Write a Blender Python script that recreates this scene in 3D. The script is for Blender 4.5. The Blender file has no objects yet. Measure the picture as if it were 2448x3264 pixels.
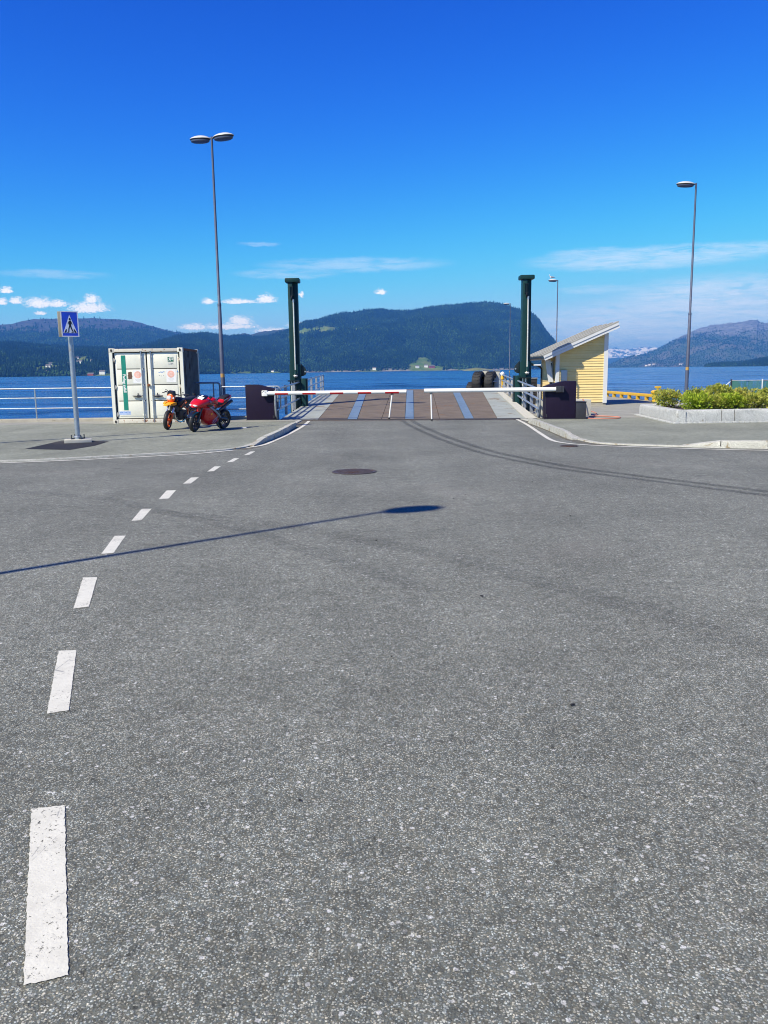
import bpy, bmesh, math, random
import numpy as np
from mathutils import Vector, Matrix, noise
from mathutils.bvhtree import BVHTree

random.seed(7)
R = math.radians
scene = bpy.context.scene
col = scene.collection

# ------------------------------------------------------------------ camera
EYE = 1.74
PITCH, ROLL = math.atan(451.0 / 2630.0), R(0.78)
cam_d = bpy.data.cameras.new('camera')
cam = bpy.data.objects.new('camera', cam_d)
col.objects.link(cam)
scene.camera = cam
cam_d.sensor_fit = 'VERTICAL'
cam_d.sensor_height = 24.0
cam_d.lens = 24.0 * 2630.0 / 3264.0
cam_d.clip_start, cam_d.clip_end = 0.05, 60000.0
_f = Vector((0, math.cos(PITCH), -math.sin(PITCH)))
_u = Vector((0, math.sin(PITCH), math.cos(PITCH)))
_r = Vector((1, 0, 0))
_r2 = _r * math.cos(ROLL) - _u * math.sin(ROLL)
_u2 = _u * math.cos(ROLL) + _r * math.sin(ROLL)
cam.matrix_world = Matrix(((_r2.x, _u2.x, -_f.x, 0), (_r2.y, _u2.y, -_f.y, 0), (_r2.z, _u2.z, -_f.z, EYE), (0, 0, 0, 1)))

# ------------------------------------------------------------------ exposure
vs = scene.view_settings
scene.display_settings.display_device = 'sRGB'
vs.view_transform, vs.look, vs.gamma, vs.exposure = 'Standard', 'None', 1.0, 0.6
vs.use_curve_mapping = False
scene.render.engine = 'CYCLES'
scene.cycles.use_denoising = True
scene.cycles.filter_width = 1.05
scene.cycles.max_bounces = 8
scene.cycles.volume_bounces = 0
scene.cycles.sample_clamp_indirect = 6.0
scene.render.film_transparent = False

# ------------------------------------------------------------------ sun and sky
SUN_EL, SUN_AZ = R(46), R(229)             # azimuth clockwise from +Y
sun_d = bpy.data.lights.new('sun', 'SUN')
sun_d.energy, sun_d.angle, sun_d.color = 4.6, R(0.53), (1.0, 0.93, 0.74)
sun = bpy.data.objects.new('sun', sun_d)
col.objects.link(sun)
_s = Vector((math.sin(SUN_AZ) * math.cos(SUN_EL), math.cos(SUN_AZ) * math.cos(SUN_EL), math.sin(SUN_EL)))
sun.rotation_euler = _s.to_track_quat('Z', 'Y').to_euler()
sun.location = (-20, -18, 30)


class NG:
    """Small helper round a node tree."""
    def __init__(self, tree):
        self.t = tree
        tree.nodes.clear()

    def add(self, kind, props=None, **ins):
        n = self.t.nodes.new(kind)
        for k, v in (props or {}).items():
            setattr(n, k, v)
        for k, v in ins.items():
            key = k.replace('_', ' ') if k.replace('_', ' ') in n.inputs else k
            if key.startswith('i') and key[1:].isdigit():
                key = int(key[1:])
            self.put(n.inputs[key], v)
        return n

    def put(self, sock, v):
        if hasattr(v, 'is_output') or isinstance(v, bpy.types.NodeSocket):
            self.t.links.new(v, sock)
        elif isinstance(v, bpy.types.Node):
            self.t.links.new(v.outputs[0], sock)
        else:
            if isinstance(v, (tuple, list)) and len(v) == 3 and sock.type == 'RGBA':
                v = (*v, 1.0)
            sock.default_value = v

    def m(self, op, a, b=0.0, c=0.0, clamp=False):
        n = self.t.nodes.new('ShaderNodeMath')
        n.operation, n.use_clamp = op, clamp
        for i, v in enumerate((a, b, c)):
            self.put(n.inputs[i], v)
        return n.outputs[0]

    def step(self, x, lo, hi, a=0.0, b=1.0, smooth=True):
        n = self.t.nodes.new('ShaderNodeMapRange')
        n.interpolation_type = 'SMOOTHSTEP' if smooth else 'LINEAR'
        for i, v in enumerate((x, lo, hi, a, b)):
            self.put(n.inputs[i], v)
        return n.outputs[0]

    def mix(self, f, a, b, mode='MIX'):
        n = self.t.nodes.new('ShaderNodeMix')
        n.data_type, n.blend_type, n.clamp_factor = 'RGBA', mode, True
        self.put(n.inputs[0], f)
        self.put(n.inputs[6], a)
        self.put(n.inputs[7], b)
        return n.outputs[2]

    def noise(self, vec, scale, detail=3.0, rough=0.55, dist=0.0):
        n = self.add('ShaderNodeTexNoise', None, Vector=vec, Scale=scale, Detail=detail, Roughness=rough, Distortion=dist)
        return n.outputs[0]

    def mapping(self, vec, scale=(1, 1, 1), rot=(0, 0, 0), loc=(0, 0, 0)):
        n = self.add('ShaderNodeMapping', None, Vector=vec, Scale=scale, Rotation=rot, Location=loc)
        return n.outputs[0]


world = bpy.data.worlds.new('World')
scene.world = world
world.use_nodes = True
g = NG(world.node_tree)
SKY_STRENGTH = 0.1
tc = g.add('ShaderNodeTexCoord').outputs['Generated']
sky = g.add('ShaderNodeTexSky', {'sky_type': 'NISHITA', 'sun_disc': False, 'sun_elevation': SUN_EL, 'sun_rotation': SUN_AZ,
                                 'air_density': 1.0, 'dust_density': 0.0, 'ozone_density': 6.0, 'altitude': 0.0}).outputs[0]
# the camera's vivid colour: one curve per channel, the same over the whole sky
sc_ = g.add('ShaderNodeSeparateColor', None, Color=sky)


def shoulder(v, top):
    return g.m('DIVIDE', v, g.m('POWER', g.m('ADD', 1.0, g.m('POWER', g.m('DIVIDE', v, top), 4.0)), 0.25))


skyc = g.add('ShaderNodeCombineColor', None, Red=shoulder(g.m('MULTIPLY', g.m('POWER', sc_.outputs[0], 2.6), 0.052), 3.2), Green=shoulder(g.m('MULTIPLY', g.m('POWER', sc_.outputs[1], 2.1), 0.172), 5.1),
             Blue=shoulder(g.m('MULTIPLY', g.m('POWER', sc_.outputs[2], 1.5), 0.64), 7.2)).outputs[0]
# clouds, placed by compass bearing and height above the horizon (degrees)
sx = g.add('ShaderNodeSeparateXYZ', None, Vector=tc)
az = g.m('MULTIPLY', g.m('ARCTAN2', sx.outputs[0], sx.outputs[1]), 57.2958)
el = g.m('MULTIPLY', g.m('ARCSINE', sx.outputs[2]), 57.2958)
uv = g.add('ShaderNodeCombineXYZ', None, X=az, Y=g.m('MULTIPLY', el, 1.7), Z=0.0).outputs[0]
n1 = g.noise(uv, 1.5, 6.0, 0.62)
n2 = g.noise(g.mapping(uv, loc=(31, 7, 3)), 1.5, 5.0, 0.6)
azw = g.m('ADD', az, g.m('MULTIPLY', g.m('SUBTRACT', n1, 0.5), 0.9))
elw = g.m('ADD', el, g.m('MULTIPLY', g.m('SUBTRACT', n2, 0.5), 0.34))
CUMULUS = [(-23.76, 5.17, 0.45, 0.25), (-24.03, 4.47, 0.36, 0.25), (-23.24, 4.55, 0.48, 0.22), (-21.9, 4.46, 1.05, 0.38), (-20.9, 4.4, 0.8, 0.28),
           (-18.8, 4.72, 0.55, 0.32), (-19.01, 4.2, 1.45, 0.4), (-21.83, 3.81, 0.45, 0.16), (-11.5, 4.65, 0.54, 0.19), (-7.7, 4.8, 0.8, 0.34),
           (-9.4, 4.65, 1.6, 0.17), (-5.35, 5.06, 0.2, 0.24), (0.0, 5.19, 0.48, 0.2), (-12.48, 3.01, 1.1, 0.24), (-9.5, 3.4, 1.0, 0.36),
           (-10.07, 3.04, 2.2, 0.24), (-5.6, 3.1, 0.9, 0.22), (-7.4, 2.75, 1.4, 0.2)]
best = None
for (a0, e0, w0, h0) in CUMULUS:
    dx = g.m('DIVIDE', g.m('SUBTRACT', azw, a0), w0 * 1.1)
    dy = g.m('SUBTRACT', elw, e0 - 0.3 * h0)
    dy = g.m('DIVIDE', dy, g.step(dy, -0.02, 0.02, 0.6 * h0, 1.65 * h0))
    d = g.m('SQRT', g.m('ADD', g.m('MULTIPLY', dx, dx), g.m('MULTIPLY', dy, dy)))
    v = g.m('SUBTRACT', 1.0, d)
    best = v if best is None else g.m('MAXIMUM', best, v)
# fair-weather cumulus goes on round the rest of the horizon
far = g.m('SUBTRACT', g.noise(g.mapping(uv, scale=(0.16, 0.5, 1), loc=(3, 1, 9)), 1.0, 5.0, 0.6), 0.56)
band = g.m('MULTIPLY', g.step(g.m('ABSOLUTE', az), 30, 40), g.m('MULTIPLY', g.step(el, 2, 3.5), g.step(el, 9, 6)))
best = g.m('MAXIMUM', best, g.m('SUBTRACT', g.m('MULTIPLY', far, 4.0), g.m('MULTIPLY', g.m('SUBTRACT', 1.0, band), 5.0)))
n3 = g.noise(uv, 5.0, 5.0, 0.65)
cum = g.m('MULTIPLY', g.step(g.m('ADD', best, g.m('MULTIPLY', g.m('SUBTRACT', n3, 0.5), 1.25)), 0.0, 0.72), 0.94)
CIRRUS = [(-8.03, 8.29, 1.6, 0.14, 0.30), (-1.62, 6.97, 6.95, 0.42, 0.42), (-6.27, 6.4, 3.93, 0.3, 0.35), (17.0, 6.8, 8.2, 0.62, 0.62), (14.0, 7.2, 3.6, 0.4, 0.5),
          (14.56, 5.01, 3.32, 0.25, 0.35), (21.5, 3.9, 7.5, 1.5, 0.8), (16.0, 2.6, 7.5, 1.5, 0.75), (19, 7.0, 9.0, 0.5, 0.6), (-21.1, 6.2, 3.93, 0.25, 0.3)]
wisp = g.noise(g.mapping(uv, scale=(0.32, 1.5, 1), rot=(0, 0, R(4))), 1.3, 7.0, 0.68, 0.6)
cir = None
for (a0, e0, w0, h0, k) in CIRRUS:
    dx = g.m('DIVIDE', g.m('SUBTRACT', az, a0), w0)
    dy = g.m('DIVIDE', g.m('SUBTRACT', elw, e0), h0 * 1.3)
    v = g.m('MULTIPLY', g.step(g.m('ADD', g.m('MULTIPLY', dx, dx), g.m('MULTIPLY', dy, dy)), 1.1, 0.0), k)
    cir = v if cir is None else g.m('MAXIMUM', cir, v)
cir = g.m('MULTIPLY', cir, g.step(wisp, 0.26, 0.62))
white = g.mix(g.step(g.m('ADD', n3, g.m('MULTIPLY', best, 0.35)), 0.38, 0.72), (4.3, 5.4, 7.2), (8.5, 8.5, 8.8))
skyc = g.mix(cir, skyc, (5.6, 6.6, 8.0))
skyc = g.mix(cum, skyc, white)
bg = g.add('ShaderNodeBackground', None, Color=skyc, Strength=SKY_STRENGTH)
g.add('ShaderNodeOutputWorld', None, Surface=bg)


# ------------------------------------------------------------------ materials
MATS = {}


def new_mat(name):
    m = bpy.data.materials.new(name)
    m.use_nodes = True
    return m, NG(m.node_tree)


def mat(name, c, rough=0.5, metal=0.0, var=0.18, scale=6.0, grain=0.0, gscale=120.0, bump=0.0, bscale=60.0, stain=None, stain_lo=0.6,
        stain_scale=4.0, spec=0.5, coat=0.0, stretch=(1, 1, 1)):
    """Principled material with cloudy colour variation, grain, fine relief and optional stains (rust, dirt)."""
    if name in MATS:
        return MATS[name]
    m, q = new_mat(name)
    p = q.add('ShaderNodeTexCoord').outputs['Object']
    ps = q.mapping(p, scale=stretch)
    n = q.noise(ps, scale, 4.0, 0.6)
    f = q.step(n, 0.25, 0.75, 1.0 - var, 1.0 + var, smooth=False)
    cc = q.add('ShaderNodeVectorMath', {'operation': 'SCALE'})
    cc.inputs[0].default_value = c
    q.put(cc.inputs['Scale'], f)
    out = cc.outputs[0]
    if grain:
        gn = q.noise(p, gscale, 2.0, 0.7)
        out = q.mix(1.0, out, q.step(gn, 0.3, 0.7, 1.0 - grain, 1.0 + grain, smooth=False), 'MULTIPLY')
    rg = q.step(q.noise(p, scale * 2.3, 3.0), 0.3, 0.7, max(0.03, rough - 0.1), min(1.0, rough + 0.1), smooth=False)
    if stain:
        sn = q.noise(q.mapping(p, scale=stretch, loc=(5, 3, 1)), stain_scale, 6.0, 0.68)
        sf = q.step(sn, stain_lo, stain_lo + 0.07)
        out = q.mix(sf, out, stain)
        rg = q.m('ADD', rg, q.m('MULTIPLY', sf, 0.25), clamp=True)
    b = q.add('ShaderNodeBsdfPrincipled', None, Base_Color=out, Roughness=rg, Metallic=metal)
    b.inputs['Specular IOR Level'].default_value = spec
    if coat:
        b.inputs['Coat Weight'].default_value = coat
        b.inputs['Coat Roughness'].default_value = 0.06
    if bump:
        bn = q.add('ShaderNodeBump', None, Height=q.noise(p, bscale, 4.0, 0.65), Strength=1.0, Distance=bump)
        q.put(b.inputs['Normal'], bn)
    q.add('ShaderNodeOutputMaterial', None, Surface=b)
    MATS[name] = m
    return m


def asphalt(name, dark, light, tone, stone=75.0, contrast=1.0, tint=0.05):
    m, q = new_mat(name)
    P = q.add('ShaderNodeNewGeometry').outputs['Position']
    wob = q.add('ShaderNodeTexNoise', None, Vector=P, Scale=stone * 0.9, Detail=2.0).outputs['Color']
    wv = q.add('ShaderNodeVectorMath', {'operation': 'MULTIPLY_ADD'})
    q.put(wv.inputs[0], wob)
    wv.inputs[1].default_value = (1.1 / stone,) * 3
    q.put(wv.inputs[2], P)
    Pw = wv.outputs[0]
    v1 = q.add('ShaderNodeTexVoronoi', {'feature': 'F1'}, Vector=Pw, Scale=stone, Randomness=1.0)
    r1 = q.add('ShaderNodeSeparateColor', None, Color=v1.outputs['Color'])
    v2 = q.add('ShaderNodeTexVoronoi', {'feature': 'F1'}, Vector=q.mapping(Pw, loc=(3.3, 1.7, 0)), Scale=stone * 0.36, Randomness=1.0)
    r2 = q.add('ShaderNodeSeparateColor', None, Color=v2.outputs['Color'])
    sz_ = q.step(r1.outputs[2], 0, 1, 0.35, 1.25, smooth=False)
    cell = q.step(q.m('DIVIDE', v1.outputs['Distance'], sz_), 0.66, 0.4)
    pick = q.m('POWER', r1.outputs[0], 1.45)
    f1 = q.m('MULTIPLY', cell, q.m('MULTIPLY', pick, contrast))
    c1 = q.mix(f1, dark, light)
    warm = q.mix(r1.outputs[1], (1.0 + tint, 1.0, 1.0 - tint * 1.3), (1.0 - tint, 1.0, 1.0 + tint * 1.2))
    c1 = q.mix(1.0, c1, warm, 'MULTIPLY')
    big = q.m('MULTIPLY', q.step(v2.outputs['Distance'], 0.5, 0.3), q.step(r2.outputs[0], 0.9, 0.97))
    c2 = q.mix(q.m('MULTIPLY', big, 0.75), c1, q.mix(q.step(r2.outputs[1], 0.62, 0.66), tuple(min(0.5, x * 1.25) for x in light), tuple(x * 0.35 for x in dark)))
    grit = q.step(q.noise(P, 210.0, 2.0, 0.7), 0.3, 0.7, 0.72, 1.28, smooth=False)
    mid = q.step(q.noise(q.mapping(P, scale=(1, 0.55, 1)), 34.0, 3.0, 0.8), 0.3, 0.7, 1.0 - 0.38 * contrast, 1.0 + 0.38 * contrast, smooth=False)
    mid2 = q.step(q.noise(P, 7.0, 3.0, 0.7), 0.3, 0.7, 0.82, 1.18, smooth=False)
    patch = q.step(q.noise(P, 0.5, 5.0, 0.62), 0.3, 0.7, 0.8, 1.16, smooth=False)
    streak = q.step(q.noise(q.mapping(P, scale=(0.5, 0.07, 1), rot=(0, 0, R(20))), 1.6, 4.0, 0.6), 0.3, 0.7, 0.9, 1.1, smooth=False)
    k = q.m('MULTIPLY', q.m('MULTIPLY', grit, mid), q.m('MULTIPLY', mid2, q.m('MULTIPLY', patch, streak)))
    k = q.m('MULTIPLY', k, tone)
    c3 = q.mix(1.0, c2, k, 'MULTIPLY')
    v3 = q.add('ShaderNodeTexVoronoi', {'feature': 'F1'}, Vector=q.mapping(P, loc=(1.1, 0.4, 0)), Scale=1.3, Randomness=1.0)
    r3 = q.add('ShaderNodeSeparateColor', None, Color=v3.outputs['Color'])
    drip = q.m('MULTIPLY', q.step(q.m('ADD', v3.outputs['Distance'], q.m('MULTIPLY', mid2, 0.12)), 0.26, 0.17), q.step(r3.outputs[0], 0.72, 0.9))
    c3 = q.mix(q.m('MULTIPLY', drip, 0.4), c3, tuple(x * 0.55 for x in dark))
    dust = q.m('MULTIPLY', q.step(q.noise(q.mapping(P, loc=(9, 2, 0)), 0.33, 5.0, 0.65), 0.55, 0.75), 0.3)
    c3 = q.mix(dust, c3, (0.215 * tone, 0.205 * tone, 0.185 * tone))
    b = q.add('ShaderNodeBsdfPrincipled', None, Base_Color=c3, Roughness=0.82)
    b.inputs['Specular IOR Level'].default_value = 0.25
    hgt = q.m('ADD', q.m('MULTIPLY', cell, 0.8), q.m('MULTIPLY', q.noise(P, 40.0, 3.0), 0.9))
    bn = q.add('ShaderNodeBump', None, Height=hgt, Strength=0.55, Distance=0.006)
    q.put(b.inputs['Normal'], bn)
    q.add('ShaderNodeOutputMaterial', None, Surface=b)
    return m


M_ROAD = asphalt('road_asphalt', (0.098, 0.103, 0.09), (0.43, 0.438, 0.39), 1.16, stone=135.0, contrast=1.0, tint=0.08)
M_PAVE = asphalt('pavement_asphalt', (0.21, 0.222, 0.182), (0.4, 0.41, 0.345), 1.0, stone=130.0, contrast=0.6, tint=0.03)
M_PATCH = asphalt('fresh_asphalt', (0.022, 0.022, 0.026), (0.07, 0.07, 0.07), 1.0, stone=110.0, contrast=0.8)


def paint_mat():
    m, q = new_mat('road_paint')
    P = q.add('ShaderNodeNewGeometry').outputs['Position']
    n = q.noise(P, 9.0, 6.0, 0.7)
    sp = q.noise(P, 120.0, 3.0, 0.75)
    c = q.mix(q.step(n, 0.3, 0.75), (0.64, 0.63, 0.55), (0.54, 0.53, 0.46))
    c = q.mix(q.step(sp, 0.64, 0.74), c, (0.28, 0.28, 0.27))
    v = q.add('ShaderNodeTexVoronoi', {'feature': 'DISTANCE_TO_EDGE'}, Vector=q.mapping(P, scale=(1, .4, 1)), Scale=5.0)
    c = q.mix(q.m('MULTIPLY', q.step(v.outputs[0], 0.012, 0.0), q.step(n, 0.5, 0.6)), c, (0.3, 0.3, 0.28))
    worn = q.step(q.m('ADD', q.noise(P, 60.0, 4.0, 0.75), q.m('MULTIPLY', q.noise(P, 2.0, 3.0), 0.45)), 0.82, 0.91)
    b = q.add('ShaderNodeBsdfPrincipled', None, Base_Color=c, Roughness=0.6)
    bn = q.add('ShaderNodeBump', None, Height=q.noise(P, 90.0, 3.0), Strength=0.5, Distance=0.003)
    q.put(b.inputs['Normal'], bn)
    t = q.add('ShaderNodeBsdfTransparent')
    mx = q.add('ShaderNodeMixShader', None, Fac=worn)
    q.put(mx.inputs[1], b)
    q.put(mx.inputs[2], t)
    q.add('ShaderNodeOutputMaterial', None, Surface=mx)
    return m


M_PAINT = paint_mat()


def film_mat(name, c, amount, scale, stretch=(1, 1, 1)):
    """A thin dark film on the road (rubber, dirt), broken up by noise."""
    m, q = new_mat(name)
    P = q.add('ShaderNodeNewGeometry').outputs['Position']
    n = q.noise(q.mapping(P, scale=stretch), scale, 5.0, 0.7)
    b = q.add('ShaderNodeBsdfPrincipled', None, Base_Color=c, Roughness=0.75)
    t = q.add('ShaderNodeBsdfTransparent')
    mx = q.add('ShaderNodeMixShader', None, Fac=q.m('MULTIPLY', q.step(n, 0.25, 0.7), amount))
    q.put(mx.inputs[1], t)
    q.put(mx.inputs[2], b)
    q.add('ShaderNodeOutputMaterial', None, Surface=mx)
    return m


M_RUBBER_FILM = film_mat('rubber_film', (0.03, 0.032, 0.034), 0.45, 14.0)
M_DUST_FILM = film_mat('dust_film', (0.17, 0.15, 0.11), 0.75, 5.0)
M_RUST_FILM = film_mat('rust_film', (0.16, 0.11, 0.075), 0.7, 4.0)

GALV = mat('galvanised_steel', (0.42, 0.46, 0.5), 0.42, 0.75, 0.15, 12, stain=(0.3, 0.3, 0.3), stain_lo=0.62)
GALV_DULL = mat('dull_galvanised_steel', (0.3, 0.33, 0.37), 0.55, 0.45, 0.2, 9)
LAMP_POLE = mat('lamp_pole_steel', (0.075, 0.092, 0.15), 0.55, 0.1, 0.15, 5)
LAMP_HOOD = mat('lamp_hood_grey', (0.5, 0.51, 0.51), 0.45, 0.0, 0.08, 5)
LAMP_UNDER = mat('lamp_underside', (0.06, 0.075, 0.13), 0.35, 0.0, 0.1, 5)
LAMP_GLASS = mat('lamp_glass', (0.5, 0.5, 0.48), 0.15)
YELLOW = mat('yellow_paint', (0.62, 0.37, 0.03), 0.55, 0, 0.15, 6, stain=(0.3, 0.2, 0.08), stain_lo=0.66)
YELLOW_BAND = mat('yellow_band', (0.75, 0.42, 0.02), 0.5)
CONCRETE = mat('concrete', (0.36, 0.335, 0.28), 0.85, 0, 0.18, 3, grain=0.15, bump=0.003, stain=(0.2, 0.17, 0.12), stain_lo=0.6)
CONCRETE_PALE = mat('pale_concrete', (0.47, 0.46, 0.4), 0.85, 0, 0.12, 3, grain=0.12, bump=0.003, stain=(0.3, 0.27, 0.2), stain_lo=0.63)
APRON = mat('concrete_apron', (0.265, 0.262, 0.225), 0.88, 0, 0.2, 1.2, grain=0.2, gscale=60, bump=0.002, stain=(0.2, 0.185, 0.145), stain_lo=0.6, stain_scale=1.5)
GRANITE = mat('granite', (0.43, 0.44, 0.43), 0.8, 0, 0.14, 4, grain=0.4, gscale=45, bump=0.008, bscale=28, stain=(0.26, 0.25, 0.22), stain_lo=0.61, stain_scale=3)
KERBSTONE = mat('kerb_granite', (0.4, 0.4, 0.36), 0.85, 0, 0.15, 4, grain=0.35, gscale=50, bump=0.006, bscale=30, stain=(0.24, 0.2, 0.13), stain_lo=0.55, stain_scale=4)
SOIL = mat('dark_soil', (0.05, 0.034, 0.024), 0.95, 0, 0.4, 9, grain=0.5, gscale=40, bump=0.03, bscale=25)
GREEN_STEEL = mat('dark_green_steel', (0.007, 0.036, 0.036), 0.45, 0, 0.14, 4, spec=0.3, stain=(0.05, 0.06, 0.04), stain_lo=0.68)
GREEN_DARK = mat('black_green_steel', (0.006, 0.015, 0.017), 0.45, 0, 0.14, 4)
ROD = mat('hydraulic_rod', (0.72, 0.7, 0.62), 0.25, 0.3, 0.06, 5)
PLUM = mat('plum_paint', (0.013, 0.0075, 0.024), 0.5, 0, 0.16, 5, grain=0.1, gscale=30, spec=0.2, stain=(0.032, 0.02, 0.042), stain_lo=0.66, stretch=(1, 1, 0.35))
WHITE_GLOSS = mat('white_paint', (0.8, 0.8, 0.78), 0.4, 0, 0.04, 4)
WHITE_DULL = mat('white_board_paint', (0.62, 0.63, 0.64), 0.55, 0, 0.06, 5)
RED_TAPE = mat('red_reflective_tape', (0.58, 0.012, 0.02), 0.4)
BLACK = mat('black_rubber', (0.016, 0.016, 0.019), 0.75, 0, 0.25, 8, grain=0.2, gscale=60)
TYRE = mat('bike_tyre', (0.014, 0.014, 0.016), 0.6, 0, 0.2, 12)
BLACK_PLASTIC = mat('black_plastic', (0.012, 0.012, 0.015), 0.4)
BLACK_SEAT = mat('black_vinyl', (0.014, 0.014, 0.017), 0.55, 0, 0.15, 10, bump=0.001)
ENGINE = mat('engine_metal', (0.05, 0.05, 0.055), 0.45, 0.6, 0.3, 14)
DARK_METAL = mat('dark_metal', (0.08, 0.08, 0.09), 0.4, 0.7, 0.2, 10)
CHROME = mat('bright_alloy', (0.75, 0.75, 0.75), 0.2, 0.95, 0.05)
BIKE_RED = mat('bike_red_paint', (0.5, 0.006, 0.009), 0.3, 0, 0.08, 4, coat=0.45)
BIKE_ORANGE = mat('bike_orange_plastic', (0.8, 0.13, 0.012), 0.35, 0, 0.06, 4)
BIKE_YELLOW = mat('bike_yellow_plastic', (0.85, 0.36, 0.015), 0.35)
SMOKE = mat('smoked_screen', (0.012, 0.014, 0.02), 0.1, coat=0.6)
LENS = mat('headlight_glass', (0.7, 0.74, 0.78), 0.08, 0.2)
PAPER = mat('white_paper', (0.8, 0.8, 0.8), 0.7, 0, 0.03)
BROWN_DECK = mat('rusty_chequer_plate', (0.15, 0.122, 0.094), 0.8, 0.0, 0.22, 1.6, grain=0.25, gscale=55, bump=0.004, bscale=70, stain=(0.19, 0.112, 0.065), stain_lo=0.6, stain_scale=1.3, spec=0.25)
GREY_DECK = mat('grey_deck_paint', (0.29, 0.315, 0.29), 0.75, 0.0, 0.13, 1.3, grain=0.12, gscale=60, stain=(0.2, 0.165, 0.13), stain_lo=0.57, stain_scale=0.9)
BLUE_STRIP = mat('worn_blue_steel', (0.15, 0.215, 0.29), 0.55, 0.1, 0.14, 2, stain=(0.28, 0.3, 0.34), stain_lo=0.62, stretch=(1, 0.12, 1), stain_scale=9)
SEAM = mat('dark_seam', (0.03, 0.028, 0.028), 0.8)
CAST_IRON = mat('cast_iron', (0.1, 0.078, 0.075), 0.6, 0.5, 0.25, 12, stain=(0.11, 0.06, 0.04), stain_lo=0.55)
YELLOW_BOARD = mat('yellow_board', (0.74, 0.56, 0.23), 0.6, 0, 0.06, 3, grain=0.05, gscale=80)
YELLOW_BOARD_B = mat('yellow_board_faded', (0.76, 0.585, 0.26), 0.62, 0, 0.06, 3, grain=0.05, gscale=80)
ROOF_GREY = mat('weathered_roof', (0.3, 0.3, 0.28), 0.85, 0, 0.2, 3, grain=0.15, stain=(0.2, 0.21, 0.17), stain_lo=0.6)
GUTTER = mat('black_gutter', (0.02, 0.023, 0.028), 0.4)
SOFFIT = mat('soffit', (0.42, 0.41, 0.38), 0.7)
GREY_BOX = mat('pale_grey_box', (0.42, 0.47, 0.47), 0.5, 0, 0.06, 4)
CHARCOAL = mat('charcoal_steel', (0.03, 0.03, 0.036), 0.5, 0, 0.15, 5)
HOSE = mat('salmon_hose', (0.48, 0.2, 0.14), 0.6)
CONT_WHITE = mat('container_cream', (0.76, 0.755, 0.655), 0.5, 0, 0.07, 2.5, grain=0.06, stain=(0.45, 0.41, 0.32), stain_lo=0.66, stain_scale=6)
CONT_RUST = mat('container_rusty_cream', (0.6, 0.57, 0.49), 0.6, 0, 0.1, 3, stain=(0.28, 0.12, 0.05), stain_lo=0.575, stain_scale=7)
CONT_SIDE_SHADED = mat('container_side_shaded', (0.06, 0.065, 0.07), 0.6, 0, 0.2, 2, stain=(0.035, 0.03, 0.028), stain_lo=0.55, stain_scale=3, stretch=(1, 1, .4))  # shade on the right-hand wall darkened into its colour
RUST = mat('rust', (0.2, 0.075, 0.03), 0.9, 0, 0.4, 14, bump=0.004)
RUBBER_SEAL = mat('door_seal', (0.035, 0.035, 0.035), 0.7)
STRIPE_GREEN = mat('stripe_green', (0.008, 0.22, 0.16), 0.5)
LOGO_GREEN = mat('logo_green', (0.012, 0.13, 0.08), 0.5)
POSTER_PINK = mat('poster_salmon', (0.8, 0.45, 0.37), 0.7)
POSTER_PALE = mat('poster_pale_pink', (0.82, 0.6, 0.53), 0.7)
PRINT_GREY = mat('print_grey', (0.42, 0.43, 0.46), 0.7)
PRINT_BLUE = mat('print_blue', (0.1, 0.25, 0.6), 0.6)
PRINT_PALE_BLUE = mat('print_pale_blue', (0.42, 0.52, 0.75), 0.6)
STICKER_BROWN = mat('sticker_brown', (0.13, 0.07, 0.045), 0.6)
SIGN_BLUE = mat('sign_blue', (0.02, 0.075, 0.62), 0.4)
SIGN_WHITE = mat('sign_white', (0.8, 0.81, 0.85), 0.4)
SIGN_BLACK = mat('sign_black', (0.012, 0.012, 0.02), 0.4)
SIGN_BACK = mat('sign_back', (0.36, 0.34, 0.27), 0.6, 0, 0.08)
NET_GREEN = film_mat('green_net', (0.03, 0.13, 0.12), 1.7, 3.0, (1, 1, 0.15))
WIRE = mat('wire', (0.5, 0.5, 0.5), 0.4, 0.7)
HOUSE_WHITE = mat('house_white', (0.75, 0.75, 0.73), 0.7)
HOUSE_RED = mat('house_red', (0.3, 0.06, 0.05), 0.7)
HOUSE_ROOF = mat('house_roof', (0.12, 0.1, 0.095), 0.8)
TWIG = mat('twig', (0.09, 0.06, 0.04), 0.9)
GULL_WHITE = mat('gull_white', (0.8, 0.8, 0.8), 0.7)
GULL_GREY = mat('gull_grey', (0.35, 0.37, 0.4), 0.7)
GULL_BEAK = mat('gull_beak', (0.7, 0.4, 0.03), 0.6)
SILVER_PRINT = mat('silver_print', (0.55, 0.55, 0.57), 0.4, 0.3)


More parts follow.
